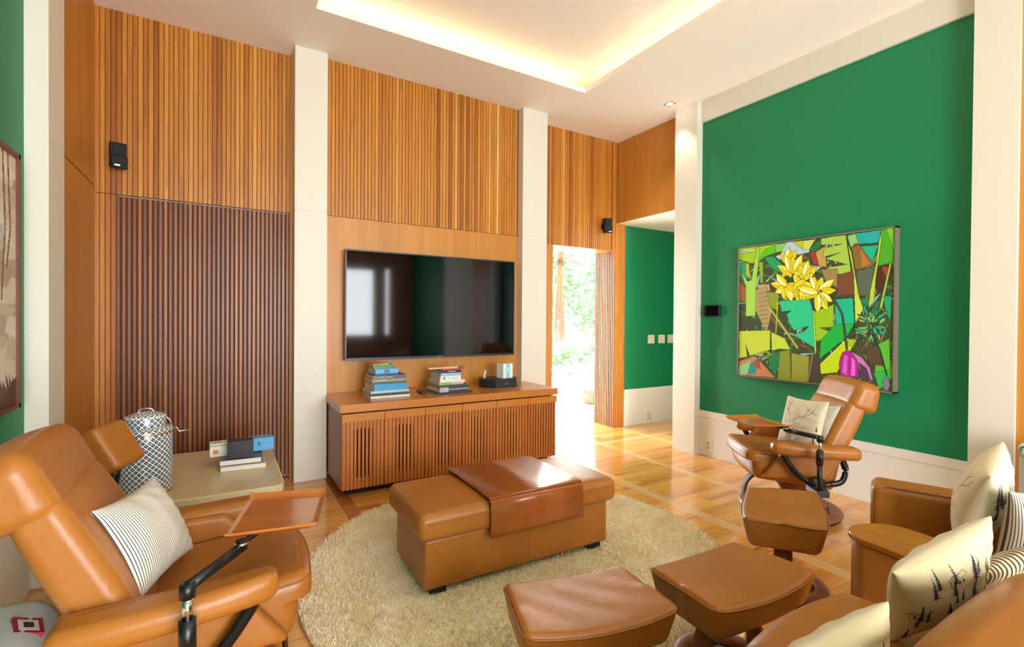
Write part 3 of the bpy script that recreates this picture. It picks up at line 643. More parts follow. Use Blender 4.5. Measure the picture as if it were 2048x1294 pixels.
# left painting (only its right end in view)
cv2 = Canvas(200, 170, '#d8d0bc')
for i in range(160):
    x, y = rng.uniform(0, 200), rng.uniform(0, 170); c = ['#dcd4bc', '#c8bca4', '#b8a894', '#e4dccc', '#b0a088', '#c4beb4'][rng.integers(6)]
    cv2.poly([(x, y), (x + rng.uniform(8, 40), y + rng.uniform(-6, 8)), (x + rng.uniform(8, 40), y + rng.uniform(8, 24)), (x - 5, y + 12)], c)
for x in (12, 40, 70, 120, 178, 186): cv2.line([(x, 0), (x + 4, 50), (x - 2, 70 + x % 30)], 2.4, '#7a5a38')
for k in range(8): cv2.poly([(200 - 5 * k, 170), (197 - 5 * k, 150 - 2 * (k % 4)), (204 - 5 * k, 158)], '#6a4c3c')
cv2.poly([(160, 170), (200, 150), (200, 170)], '#5a3a30')
t = thing('forest_painting', 'wood-framed painting of pale tree trunks on the left green wall', 'painting', (LX + .002, 2.24, 1.45))
canvas_obj(cv2, 1.36, 1.07, t, .024, flipy=True)
fr = MB(); W2, H2 = .70, .555
for a, b in (((-W2, H2 - .02), (W2, H2)), ((-W2, -H2), (W2, -H2 + .02)), ((-W2, -H2), (-W2 + .02, H2)), ((W2 - .02, -H2), (W2, H2))): fr.box((0, a[0], a[1]), (.035, b[0], b[1]))
fr.box((0, -W2 + .01, -H2 + .01), (.02, W2 - .01, H2 - .01))
obj('frame', fr, wood('walnut_frame', '#5a2a14', '#74391c', 'y', .4), t)

# wall tablet, switches, sockets, downlight
t = thing('wall_tablet', 'small black control tablet with hanging cord left of the banana painting', 'tablet', (GX, 2.985, 1.395))
obj('case', MB().rbox((.012, .088, .055), .006, M=T(-.014, 0, 0)), BLACK, t, True)
obj('screen', MB().box((-.0272, -.078, -.045), (-.0265, .078, .045)), plain('tablet_glass', '#0a0c10', .05), t)
obj('cord', MB().tube(smoothpath([(-.012, -.075, -.05), (-.006, -.078, -.18), (-.008, -.074, -.34)], 5), .002, 5), BLACK, t)
SW = plain('switch_plastic', '#e4dccb', .4)
for i, x in enumerate((4.667, 4.858, 5.03)):
    t = thing('light_switch', ['white light switch on the green niche wall, leftmost of three', 'white light switch on the green niche wall, middle of three', 'white light switch on the green niche wall, beside the white column'][i], 'switch', (x, 4.39, 1.06), 0, 'light switches in the niche')
    obj('plate', MB().box((-.058, -.010, -.055), (.058, 0, .055)), SW, t, bevel=.003)
    for k in (-1, 0, 1): obj('rocker', MB().box((-.04 + .027 * k + .014, -.013, -.035), (-.04 + .027 * k + .038 + .002, -.010, .035)), SW, t, bevel=.001)
def outlet(loc, rz, label):
    t = thing('power_outlet', label, 'outlet', loc, rz)
    obj('plate', MB().box((-.036, -.008, -.056), (.036, 0, .056)), SW, t, bevel=.003)
    for z in (-.022, .022): obj('socket', MB().lathe([(.014, 0), (.014, .002)], 16, M=T(0, -.010, z) @ Rx(90)), plain('socket_grey', '#a39c90', .5), t)
outlet((4.63, 4.3715, .085), 0, 'white power outlet low on the niche baseboard')
outlet((GX - .022, 3.0, .105), -90, 'white power outlet on the baseboard beside the white column')
t = thing('recessed_downlight', 'small square recessed spotlight in the ceiling before the white column', 'light', (3.755, 3.315, CZ))
obj('frame', MB().box((-.042, -.042, -.003), (.042, -.034, 0)).box((-.042, .034, -.003), (.042, .042, 0)).box((-.042, -.034, -.003), (-.034, .034, 0)).box((.034, -.034, -.003), (.042, .034, 0)), plain('downlight_frame', '#6a5a44', .5), t)
obj('bulb', MB().lathe([(.0, -.012), (.014, -.010), (.022, -.002), (.022, -.0005)], 20), emit('bulb_glow', '#fff2dc', 18.), t, True)
def spot(loc, e, c=(1, .86, .66)):
    l = bpy.data.lights.new('downlight_lamp', 'SPOT'); l.energy = e; l.color = c; l.spot_size = R(80); l.spot_blend = .6; l.shadow_soft_size = .03
    o = bpy.data.objects.new('downlight_lamp', l); COL.objects.link(o); o.location = loc
spot((3.755, 3.315, CZ - .03), 7)

# ------------------------------------------------------------------ rug
RC, RR = (1.40, 2.24), 1.125
def rug():
    m = MB(); seg = 96; prof = [(RR - .01, .002), (RR, .012), (RR - .012, .026), (RR * .8, .027), (RR * .5, .027), (.05, .027)]
    m.lathe(prof, seg, M=T(RC[0], RC[1], 0))
    n = 70000; a = rng.uniform(0, 2 * math.pi, n); r = RR * np.sqrt(rng.uniform(0, 1, n)) * 1.0
    x = RC[0] + r * np.cos(a); y = RC[1] + r * np.sin(a)
    dx, dy = rng.normal(0, .010, n), rng.normal(0, .010, n); th = rng.uniform(0, 3.14, n); w = .0024
    wx, wy = w * np.cos(th), w * np.sin(th); h = rng.uniform(.010, .018, n)
    b = np.c_[x - wx, y - wy, np.full(n, .024)]; c = np.c_[x + wx, y + wy, np.full(n, .024)]
    d = np.c_[x + dx + wx * .6, y + dy + wy * .6, .024 + h]; e = np.c_[x + dx - wx * .6, y + dy - wy * .6, .024 + h]
    V = np.stack([b, c, d, e], 1).reshape(-1, 3); base = m.n
    m.v.append(V); m.n += len(V)
    idx = (base + np.arange(4 * n)).reshape(n, 4); m.f += [tuple(t_) for t_ in idx.tolist()]; m.mi += [0] * n
    return m
t = NT('shag_wool'); v = t.coords(); n1 = t.n('ShaderNodeTexNoise', Scale=7., Detail=4.); t.l(v, n1.inputs['Vector'])
t.l(t.ramp(n1.outputs['Fac'], [(.3, lin('#f0dcb2')), (.7, lin('#fcf0d4'))]), t.b.inputs['Base Color']); t.set(Roughness=.95)
n2 = t.n('ShaderNodeTexNoise', Scale=90., Detail=3.); t.l(v, n2.inputs['Vector']); t.bump(n2.outputs['Fac'], .6, .008)
tag(obj('shag_rug', rug(), t.m), 'round cream shag rug under the tan storage ottoman', 'rug')

# ------------------------------------------------------------------ storage ottoman with bent wood tray
t = thing('storage_ottoman', 'long tan leather storage ottoman with wooden tray standing on the round rug', 'ottoman', (1.31, 2.27, .03), -1)
BW, BD = .535, .222
obj('box_body', MB().rbox((BW, BD, .118), .02, N=8, M=T(0, 0, .150)), LEA, t, True)
def lidf(Pn):
    z = Pn[:, 2]; k = np.clip((z + .06) / .12, 0, 1); Pn[:, 2] += .012 * k * (1 - (Pn[:, 0] / .58) ** 4) * (1 - (Pn[:, 1] / .27) ** 4)
    bul = 1 + .010 * np.cos(z / .06 * 1.4); Pn[:, 0] *= bul; Pn[:, 1] *= bul; return Pn
lid = obj('lid', MB().rbox((.568, .262, .064), .036, K=4, N=14, fn=lidf, M=T(.005, .012, .324)), LEA, t, True)
def loop(hx, hy, r, z, n=6, M=None):
    pts = []
    for cx, cy, a0 in ((hx - r, hy - r, 0), (-hx + r, hy - r, 90), (-hx + r, -hy + r, 180), (hx - r, -hy + r, 270)):
        for k in range(n + 1): a = R(a0 + 90 * k / n); pts.append((cx + r * math.cos(a), cy + r * math.sin(a), z))
    return pts
obj('piping', MB().tube(loop(.570, .266, .05, .352), .0022, 5, True, M=T(.005, .012, 0)), LEA_D, lid, True)
obj('centre_seam', MB().tube([(.02, -BD - .0005, .04), (.02, -BD - .0005, .262)], .0015, 4), LEA_D, t)
for sx in (-1, 1):
    for sy in (-1, 1): obj('foot', MB().box((sx * .46 - .04, sy * .17 - .03, 0), (sx * .46 + .04, sy * .17 + .03, .04)), RUBBER, t)
# bent plywood tray: profile in local y-z, extruded over x
pr_ = [(.30, .30), (.292, .375)]
prof = smoothpath([(.287, .27), (.289, .36), (.275, .402), (.24, .409), (0, .411), (-.24, .409), (-.268, .402), (-.279, .37), (-.280, .235)], 5)
prof = [(p[0], p[1]) for p in smoothpath([(a, b, 0) for a, b in [(.287, .27), (.289, .36), (.275, .402), (.24, .409), (0, .411), (-.235, .409), (-.265, .400), (-.279, .37), (-.280, .235)]], 5)]
m = MB(); x0, x1 = -.225, .318; th = .012; n = len(prof)
outer = []
for i, (y, z) in enumerate(prof):
    a = prof[max(i - 1, 0)]; b = prof[min(i + 1, n - 1)]; ty, tz = b[0] - a[0], b[1] - a[1]; L = math.hypot(ty, tz); outer.append((y + tz / L * -th * -1 * -1, z - ty / L * th))
V = [(x0, y, z) for y, z in prof] + [(x0, y, z) for y, z in outer] + [(x1, y, z) for y, z in prof] + [(x1, y, z) for y, z in outer]
F = []
for i in range(n - 1):
    F += [(i, i + 1, 2 * n + i + 1, 2 * n + i), (n + i, 3 * n + i, 3 * n + i + 1, n + i + 1), (i, n + i, n + i + 1, i + 1), (2 * n + i, 2 * n + i + 1, 3 * n + i + 1, 3 * n + i)]
F += [(0, 2 * n, 3 * n, n), (n - 1, 2 * n - 1, 4 * n - 1, 3 * n - 1)]
m.add(V, F)
obj('wooden_tray_top', m, wood('cherry_ply', '#8c4518', '#a85a22', 'y', .26, .5, .25), t, True)

# ------------------------------------------------------------------ footstools
def footstool(loc, rz, label, sc=1.):
    t = thing('footstool', label, 'footstool', loc, rz, 'tan leather footstools'); a, b = .25 * sc, .185 * sc
    def f(Pn):
        x, y, z = Pn[:, 0].copy(), Pn[:, 1].copy(), Pn[:, 2].copy(); k = (z + .06) / .12
        s = 1.0 - .10 * (1 - k); Pn[:, 0] = x * s * (1 - .06 * (y / b)); Pn[:, 1] = y * (1.0 - .16 * (1 - k)) + .018 * (x / a) ** 2 * np.sign(y) * -1
        Pn[:, 2] = z + .022 * (x / a) ** 2 * 1.0 * k - .0 - .02 * (y / b) * .6 + k * .008 * np.sin(x * 40 + 3 * y * 12) * np.exp(-((y / b) ** 2) * 2) * .25
        return Pn
    c = obj('cushion', MB().rbox((a, b, .062), .028, K=4, N=14, fn=f, M=T(0, 0, .33)), LEA, t, True)
    W_ = []
    for p in loop(a - .001, b - .001, .035, .048, 6): W_.append(p)
    L = []
    for i in range(len(W_)):
        p, q_ = W_[i], W_[(i + 1) % len(W_)]; nn = max(1, int(math.dist(p, q_) / .03))
        for k in range(nn): L.append([p[j] + (q_[j] - p[j]) * k / nn for j in range(3)])
    L = f(np.array(L)); L[:, 2] += .33; obj('piping', MB().tube(L.tolist(), .0038, 6, True), LEA_D, c, True)
    obj('under_frame', MB().rbox((.13, .10, .012), .01, M=T(0, 0, .262)), BASEW, t, True)
    for s in (-1, 1):
        obj('leg', MB().tube(smoothpath([(s * .155, 0, .03), (s * .15, 0, .10), (s * .12, 0, .19), (s * .07, 0, .265)], 6), .040, 12, rb=.016), BASEW, t, True)
    obj('base_ring', MB().tube([(.165 * math.cos(q_), .165 * math.sin(q_), .028) for q_ in np.linspace(0, 2 * math.pi, 40, endpoint=False)], .032, 10, True, rb=.017), BASEW, t, True)
    obj('rubber_ring', MB().tube([(.165 * math.cos(q_), .165 * math.sin(q_), .008) for q_ in np.linspace(0, 2 * math.pi, 40, endpoint=False)], .02, 8, True, rb=.006), RUBBER, t, True)
    return t
fs1 = footstool((1.00, 1.22, .027), -14, 'tan leather footstool standing partly on the rug, cropped by the bottom edge', .98)
fs2 = footstool((1.56, 1.085, .027), -3, 'tan leather footstool between the one on the rug and the sofa seat', 1.0)
footstool((2.34, 1.34, .0), 31, 'tan leather footstool in front of the far reclining chair', 1.0)

fs1.scale = fs2.scale = (1, 1, .93)

# ------------------------------------------------------------------ recliner
def recliner(loc, rz, s, label, trayp, trot):
    t = thing('recliner_chair', label, 'armchair', loc, rz, 'tan leather reclining swivel chairs')
    def seatf(Pn):
        x, y, z = Pn[:, 0].copy(), Pn[:, 1], Pn[:, 2].copy(); k = (x + .25) / .5
        Pn[:, 2] = np.where(z < 0, z * (2.0 - .35 * k), z) + .03 * k - .015 + .010 * np.where(z > 0, 1, 0) * (1 - (y / .24) ** 2)
        Pn[:, 0] = x + np.where(z < 0, -.04 * k, 0) + .025 * (1 - (y / .25) ** 2) * k
        return Pn
    seat = obj('seat', MB().rbox((.25, .245, .075), .045, K=4, N=12, fn=seatf, M=T(.085, 0, .395)), LEA, t, True)
    for sy in (-1, 1): obj('side_panel', MB().rbox((.19, .022, .115), .02, fn=lambda P_: P_ - np.c_[.08 * P_[:, 2] / .11, 0 * P_[:, 0], 0 * P_[:, 0]], M=T(.0, sy * .272, .425)), LEA, t, True)
    L = np.array([p for p in loop(.245, .243, .05, .052, 6)]); LL = []
    for i in range(len(L)):
        p, q_ = L[i], L[(i + 1) % len(L)]; nn = max(1, int(np.linalg.norm(p - q_) / .04))
        for k in range(nn): LL.append(p + (q_ - p) * k / nn)
    LL = seatf(np.array(LL)) + np.array([.085, 0, .395]); obj('seat_piping', MB().tube(LL.tolist(), .003, 5, True), LEA_D, seat, True)
    # backrest
    MBk = T(-.225, 0, .60) @ Ry(-27)
    def backf(Pn):
        x, y, z = Pn[:, 0].copy(), Pn[:, 1].copy(), Pn[:, 2].copy()
        kx = np.clip(x / .075, -1, 1); Pn[:, 0] = x + np.clip(kx, 0, 1) * (.02 * np.cos(z / .25 * 1.5) * (1 - (y / .25) ** 2) - .015) + .02 * (z / .25) ** 2 * np.clip(-kx, 0, 1)
        Pn[:, 1] = y * (1.0 - .06 * (z / .25)); return Pn
    back = obj('backrest', MB().rbox((.075, .25, .235), .045, K=4, N=12, fn=backf, M=MBk).rbox((.045, .235, .11), .04, M=T(-.165, 0, .33) @ Ry(-12)), LEA, t, True)
    for sy in (-1, 1):
        pts = backf(np.array([(.070, sy * .222, z_) for z_ in np.linspace(-.2, .2, 12)])); obj('seam', MB().tube(pts.tolist(), .0015, 5, M=MBk), LEA_D, back, True)
    MH = T(-.372, 0, .845) @ Ry(-17)
    def headf(Pn):
        x, y, z = Pn[:, 0].copy(), Pn[:, 1].copy(), Pn[:, 2].copy()
        Pn[:, 0] = x * (1.0 - .15 * (z / .09)) ; Pn[:, 2] = z + .012 * (1 - (y / .22) ** 2); return Pn
    hd = obj('headrest', MB().rbox((.082, .245, .100), .055, K=5, N=10, fn=headf, M=MH), LEA, t, True)
    for sy in (-1, 1):
        pts = headf(np.array([(.083 * math.cos(a), sy * .19, .093 * math.sin(a)) for a in np.linspace(0, 2 * math.pi, 24, endpoint=False)]) * np.array([.93, 1, .93])); obj('seam', MB().tube((pts * np.array([1.0, 1, 1.0])).tolist(), .0015, 5, True, M=MH), LEA_D, hd, True)
    for sy in (-1, 1):
        def armf(Pn):
            x, y, z = Pn[:, 0].copy(), Pn[:, 1].copy(), Pn[:, 2].copy(); k = x / .255
            Pn[:, 1] = y * (1 - .35 * np.clip(k, 0, 1) ** 3 - .2 * np.clip(-k, 0, 1) ** 3) - sy * .012 * k ** 2
            Pn[:, 2] = z + .012 * k; return Pn
        arm = obj('armrest', MB().rbox((.255, .058, .040), .034, K=4, N=12, fn=armf, M=T(-.02, sy * .345, .518)), LEA, t, True)
        sup = smoothpath([(.17, sy * .345, .495), (.155, sy * .342, .46), (.08, sy * .335, .36), (-.02, sy * .33, .30), (-.12, sy * .325, .30)], 6)
        obj('arm_support', MB().tube(sup, .013, 8, rb=.018), BLACKM, t, True)
        hub = obj('side_hub', MB().lathe([(.0, -.012), (.048, -.010), (.055, 0), (.05, .016), (.02, .022), (0, .022)], 24, M=T(-.03, sy * .335, .30) @ Rx(-90 * sy)), BLACK, t, True)
        obj('hub_cap', MB().lathe([(.018, 0), (.016, .004), (0, .004)], 16, M=T(-.03, sy * .358, .30) @ Rx(-90 * sy)), CHROME, hub, True)
        obj('rear_support', MB().tube(smoothpath([(-.12, sy * .27, .28), (-.21, sy * .262, .30), (-.235, sy * .258, .38), (-.21, sy * .255, .46)], 6), .012, 8, rb=.02), BLACKM, t, True)
    obj('side_axle', MB().tube([(-.03, -.33, .30), (-.03, .33, .30)], .014, 10), BLACKM, t, True)
    obj('swivel_bowl', MB().lathe([(.05, .055), (.06, .10), (.085, .16), (.125, .22), (.13, .26), (.11, .27), (0, .272)], 28, M=T(-.04, 0, 0)), BASEW, t, True)
    obj('front_leg', MB().tube(sp_path, .009, 10, rb=.045, up=(0, 1, 0)), DARKLEG, t, True)
    obj('base_ring', MB().tube([(.275 * math.cos(q_) - .01, .275 * math.sin(q_), .034) for q_ in np.linspace(0, 2 * math.pi, 48, endpoint=False)], .040, 12, True, rb=.020), BASEW, t, True)
    obj('base_spoke', MB().tube([(-.275, 0, .035), (-.04, 0, .055), (.25, 0, .035)], .04, 10, rb=.014), BASEW, t, True)
    obj('rubber_ring', MB().tube([(.275 * math.cos(q_) - .01, .275 * math.sin(q_), .009) for q_ in np.linspace(0, 2 * math.pi, 48, endpoint=False)], .028, 8, True, rb=.007), RUBBER, t, True)
    # swing table
    px, py = .02, s * .475
    post = obj('table_post', MB().tube([(px, py, .25), (px, py, .49)], .014, 12).tube([(px, py, .47), (px, py, .555)], .019, 12), BLACK, t, True)
    obj('bracket', MB().box((px - .05, s * .35, .27), (px + .02, py + s * .02, .31)), BLACK, post, bevel=.004)
    obj('chrome_sleeve', MB().tube([(px, py, .55), (px, py, .615)], .012, 12), CHROME, post, True)
    ex, ey = trayp[3], trayp[4]
    obj('elbow', MB().tube([(px, py, .61), (px, py, .645)], .018, 12).tube([(px, py, .635), (ex, ey, .638)], .0125, 12, rb=.015), BLACK, post, True)
    obj('tilt_joint', MB().tube([(ex, ey, .632), (ex, ey, .658)], .016, 12).tube([(ex, ey, .650), (trayp[0], trayp[1], trayp[2] - .018)], .008, 10), BLACKM, post, True)
    obj('joint_collar', MB().tube([(ex, ey, .646), (ex, ey, .652)], .018, 12), CHROME, post, True)
    Mt = T(trayp[0], trayp[1], trayp[2]) @ Rz(trot)
    hx, hy = trayp[5], trayp[6]
    def rim(u, v):
        x = (u - .5) * 2; y = (v - .5) * 2; e = np.clip((np.abs(y) - .84) / .16, 0, 1) ** 1.5; e2 = np.clip((np.abs(x) - .9) / .1, 0, 1)
        return np.c_[x * hx, y * hy * (1 - .05 * x), .016 * e + .004 * e2]
    m = MB().grid(rim, 30, 40).grid(lambda u, v: rim(u, v) - np.array([0, 0, .007]), 30, 40, flip=True)
    b = [rim(np.array([u]), np.array([v]))[0] for u, v in [(i / 30, 0) for i in range(30)] + [(1, i / 40) for i in range(40)] + [(1 - i / 30, 1) for i in range(30)] + [(0, 1 - i / 40) for i in range(40)]]
    nb = len(b); V = [tuple(p) for p in b] + [(p[0], p[1], p[2] - .007) for p in b]; m.add(V, [(i, nb + i, nb + (i + 1) % nb, (i + 1) % nb) for i in range(nb)])
    obj('swing_tray', m, TEAK, t, True, M=Mt)
    return t
sp_path = smoothpath([(.255, 0, .03), (.285, 0, .10), (.27, 0, .20), (.18, 0, .28), (.05, 0, .29)], 6)
recliner((-.10, 1.895, 0), 0, -1, 'tan leather reclining chair at left with striped cushion and wooden swing tray', (.258, -.14, .655, .14, -.31, .125, .165), -14)
rc2 = recliner((3.335, 1.88, 0), 142, 1, 'tan leather reclining chair before the green wall with two cushions', (.258, .14, .650, .14, .31, .125, .165), 14)

rc2.scale = (1, 1, .965)

# ------------------------------------------------------------------ cushions
def pillow(name, label, w, h, th, M, mat, front=None, backc=None, N=60, group=None, wr=.4):
    a, b = w / 2, h / 2; t = MB(); ph = rng.uniform(0, 6)
    def side(sg):
        def f(u, v):
            x = np.sin(math.pi * (u - .5)); y = np.sin(math.pi * (v - .5))
            px_ = a * x * (1 - .09 * (1 - y * y)); py_ = b * y * (1 - .09 * (1 - x * x))
            e = np.clip((1 - x ** 2) * (1 - y ** 2), 0, 1); z = th * e ** .42 * (1 + .06 * wr * np.sin(9 * x + 5 * y * x + ph)) + .004 * wr * np.sin(16 * x * y + 9 * y + ph) * e ** .3
            return np.c_[px_, py_, sg * z]
        return f
    t.grid(side(1), N, N).grid(side(-1), N, N, flip=True)
    o = obj(name, t, mat, None, True, M=M)
    uv = []
    U, V_ = np.meshgrid(np.linspace(0, 1, N + 1), np.linspace(0, 1, N + 1), indexing='ij')
    if front is not None:
        cols = []
        for cvs in (front, backc if backc is not None else front):
            sx = lambda w_: .5 + .5 * np.sin(math.pi * (w_ - .5)); cols.append(cvs.a[((1 - sx(V_.ravel())) * (cvs.h - 1)).astype(int), (sx(U.ravel()) * (cvs.w - 1)).astype(int)])
        set_vcol(o, np.concatenate(cols))
    else:
        at = o.data.attributes.new('puv', 'FLOAT_VECTOR', 'POINT'); q_ = lambda w_: .5 + .32 * np.sin(math.pi * (w_ - .5)) + .36 * (w_ - .5); c = np.c_[q_(U.ravel()), q_(V_.ravel()), np.zeros(U.size)]; at.data.foreach_set('vector', np.concatenate([c, c]).astype(np.float32).ravel())
    return tag(o, label, 'cushion', group)
def stripes(name, n, c1='#e2dacc', c2='#4a4440', duty=.32, axis=0):
    t = NT(name); a = t.n('ShaderNodeAttribute', attribute_name='puv'); sp = t.n('ShaderNodeSeparateXYZ'); t.l(a.outputs['Vector'], sp.inputs[0])
    f = t.math('FRACT', t.math('MULTIPLY', sp.outputs[axis], float(n))); t.l(t.mix(t.math('LESS_THAN', f, duty), lin(c1), lin(c2)), t.b.inputs['Base Color']); t.set(Roughness=.9); return t.m
STR = stripes('ticking_stripes', 48); STR2 = stripes('ticking_stripes_cross', 44, axis=1)
FAB = vcol('printed_cotton', .9)
def tree_(c, x, y, h, col='#1e2634'):
    c.line([(x, y), (x, y - h)], 1.6, col)
    for k in range(7):
        w = h * .22 * (1 - k / 7.5); yy = y - h * (.12 + k * .125); c.poly([(x - w, yy + h * .05), (x - w * .4, yy - 1), (x, yy - h * .16), (x + w * .5, yy), (x + w, yy + h * .06), (x, yy + 1)], col)
def house_(c, x, y, w, col='#2a2c38'):
    c.line([(x, y), (x, y - w * .4), (x + w, y - w * .4), (x + w, y), (x, y)], 1.3, col); c.line([(x - w * .12, y - w * .38), (x + w * .15, y - w * .75), (x + w * .9, y - w * .75), (x + w * 1.12, y - w * .38)], 1.6, col)
    for k in range(3): c.poly([(x + w * (.15 + .28 * k), y - w * .1), (x + w * (.15 + .28 * k), y - w * .28), (x + w * (.27 + .28 * k), y - w * .28), (x + w * (.27 + .28 * k), y - w * .1)], col)
    for k in range(5): c.line([(x + w * .1 * k, y - w * .42), (x + w * (.2 + .1 * k), y - w * .72)], .8, col)
def village(seed, bgc='#d2c098'):
    r = np.random.default_rng(seed); c = Canvas(300, 300, bgc)
    for k in range(12):
        x, y = r.uniform(15, 260), r.uniform(35, 290); c.line([(x, y), (x + r.uniform(10, 40), y - r.uniform(-4, 8))], 1.2, '#3a3a44')
    for gx in range(3):
        for gy in range(3):
            if (gx + gy + seed) % 3 == 0: house_(c, 20 + gx * 95 + r.uniform(-8, 8), 75 + gy * 95 + r.uniform(-8, 8), 48)
    for k in range(26): tree_(c, r.uniform(16, 284), 80 + 210 * (k / 26) + r.uniform(-12, 0), r.uniform(44, 88))
    return c
def stag(bgc='#d0c2a4'):
    c = Canvas(300, 300, bgc); K = '#4a4248'
    head = [(60, 190), (75, 165), (100, 158), (128, 160), (150, 172), (138, 185), (135, 215), (120, 240), (95, 240), (80, 215), (60, 190)]
    c.line(head, 2, K); c.line([(150, 172), (185, 160), (170, 185), (140, 188)], 2, K); c.line([(72, 168), (40, 158), (58, 182)], 2, K)
    c.ell(88, 190, 5, 4, K); c.ell(124, 188, 5, 4, K); c.ell(104, 232, 9, 7, K)
    c.line([(100, 158), (90, 120), (60, 90), (58, 50), (80, 25)], 3, K); c.line([(62, 88), (35, 75), (25, 45)], 2.4, K); c.line([(88, 118), (110, 90)], 2, K); c.line([(58, 55), (40, 30)], 2, K)
    c.line([(125, 158), (150, 130), (205, 118), (240, 90), (255, 50)], 3, K); c.line([(205, 118), (215, 70), (200, 45)], 2.4, K); c.line([(160, 128), (165, 95)], 2, K); c.line([(236, 92), (262, 80)], 2, K); c.line([(215, 72), (230, 50)], 2, K)
    for k in range(9): c.line([(85 + k * 9, 242), (78 + k * 11, 285 + (k % 3) * 4)], 1.6, K)
    for k in range(6): c.line([(150 + k * 4, 215 + 6 * k), (160 + k * 5, 250 + 6 * k)], 1.2, K)
    tree_(c, 280, 270, 60); tree_(c, 262, 285, 36); tree_(c, 288, 190, 30)
    return c
def frame(c, u, v): return basis(c, u, v)
pillow('striped_cushion', 'striped cushion leaning on the near left reclining chair', .315, .285, .065, frame((-.21, 1.875, .625), (.341, .94, -.017), (-.415, .166, .895)), STR)
pillow('stag_cushion', 'cushion with a stag drawing on the far reclining chair', .33, .33, .055, frame((3.295, 1.765, .63), (-.292, -.956, .032), (.285, -.055, .957)), FAB, stag(), village(3), N=150)
pillow('striped_cushion', 'striped cushion behind the stag cushion on the far reclining chair', .31, .31, .05, frame((3.40, 1.735, .60), (-.292, -.956, .1), (.33, -.15, .94)), STR2)

# ------------------------------------------------------------------ sofa
t = thing('leather_sofa', 'tan leather sofa with wooden console top at lower right', 'sofa', (0, 0, 0))
def seatsh(a, b):
    def f(Pn):
        x, y, z = Pn[:, 0].copy(), Pn[:, 1].copy(), Pn[:, 2].copy()
        Pn[:, 2] = z + np.where(z > 0, .02 * (1 - (x / a) ** 2) - .02 * np.clip(y / b, 0, 1) ** 2, 0); Pn[:, 1] = y + .02 * (1 - (x / a) ** 2) * np.clip(y / b, 0, 1); return Pn
    return f
# middle seat, left seat, right seat (rotated)
obj('seat', MB().rbox((.29, .24, .11), .06, K=4, N=10, fn=seatsh(.29, .24), M=T(1.47, .57, .33)), LEA, t, True)
obj('seat', MB().rbox((.29, .24, .11), .06, K=4, N=10, fn=seatsh(.29, .24), M=T(.87, .56, .32) @ Rz(-4)), LEA, t, True)
UR = T(2.40, .995, 0) @ Rz(22)     # frame of the right unit: x to the wall, y forward, origin at the arm's inner front corner
obj('seat', MB().rbox((.20, .30, .10), .06, K=4, N=10, fn=seatsh(.20, .30), M=UR @ T(-.20, -.29, .33)), LEA, t, True)
obj('seat_base', MB().rbox((.58, .22, .10), .03, M=T(1.17, .50, .15)).rbox((.20, .26, .10), .03, M=UR @ T(-.20, -.32, .15)), LEA, t, True)
obj('armrest', MB().rbox((.085, .40, .27), .035, K=4, N=8, M=UR @ T(.085, -.40, .33)), LEA, t, True)
obj('arm_piping', MB().tube([(.006, -.02, .12), (.004, -.004, .50), (.008, -.012, .58), (.010, -.06, .597), (.010, -.74, .597)], .003, 5, M=UR), LEA_D, t, True)
obj('backrest', MB().rbox((.40, .10, .22), .07, K=4, N=12, fn=lambda Pn: Pn + np.c_[np.zeros(len(Pn)), -.06 * (Pn[:, 2] / .2), .03 * (1 - (Pn[:, 0] / .4) ** 2)], M=T(1.36, .36, .47)), LEA, t, True)
obj('backrest', MB().rbox((.27, .09, .20), .07, K=4, N=12, M=UR @ T(-.26, -.66, .50)), LEA, t, True)
obj('backrest', MB().rbox((.27, .09, .19), .07, K=4, N=12, M=T(.66, .24, .44) @ Rz(-6)), LEA, t, True)
# console
cons = smoothpath([(1.985, .80, 0), (1.995, .875, 0), (2.05, .922, 0), (2.13, .920, 0), (2.20, .885, 0), (2.245, .80, 0), (2.21, .55, 0), (2.12, .33, 0), (1.96, .33, 0), (1.965, .6, 0)], 5, True)
cc = np.array(cons)[:, :2]; cen = cc.mean(0)
obj('console_body', MB().prism((cen + (cc - cen) * .95).tolist()[::1], .04, .485), LEA, t, True, bevel=.004)
con = obj('console_top', MB().prism(cc.tolist(), .488, .512), wood('console_oak', '#9c5c14', '#b4701e', 'y', .25, .5, .3), t, bevel=.005)
for x in (.7, 1.7, 2.5): obj('foot', MB().lathe([(.02, 0), (.02, .05)], 12, M=T(x, .62 if x < 2 else .85, 0)), RUBBER, t)

VB = village(5); VC = village(8); SG = stag()
BX, BYV = (.903, -.279, .328), (-.387, -.193, .901)
pillow('village_cushion', 'cushion printed with fir trees and cabins in the middle of the sofa', .34, .26, .06, frame((1.61, .51, .625), BX, BYV), FAB, VB, SG, N=220)
pillow('village_cushion', 'cushion printed with fir trees at the bottom edge of the picture', .34, .26, .06, frame((1.085, .53, .545), BX, BYV), FAB, VC, SG, N=220)
pillow('stag_cushion', 'cushion with antlers and blue village print against the sofa arm end', .34, .34, .075, frame((2.425, .645, .650), (.98, .15, .2), (-.15, -.27, .95)), FAB, village(11, '#cfc6b0'), stag('#cbb896'), N=220)
pillow('striped_cushion', 'large striped cushion at the right edge behind the village cushion', .34, .34, .075, frame((2.37, .44, .58), (.75, -.65, .0), (-.1, -.2, 1)), STR)
pillow('striped_cushion', 'striped cushion lying between the village cushion and the sofa back', .30, .22, .035, frame((1.87, .47, .595), (.9, -.3, .2), (-.3, -.5, .6)), stripes('bold_stripes', 22, '#c9b890', '#2e2a28', .4))

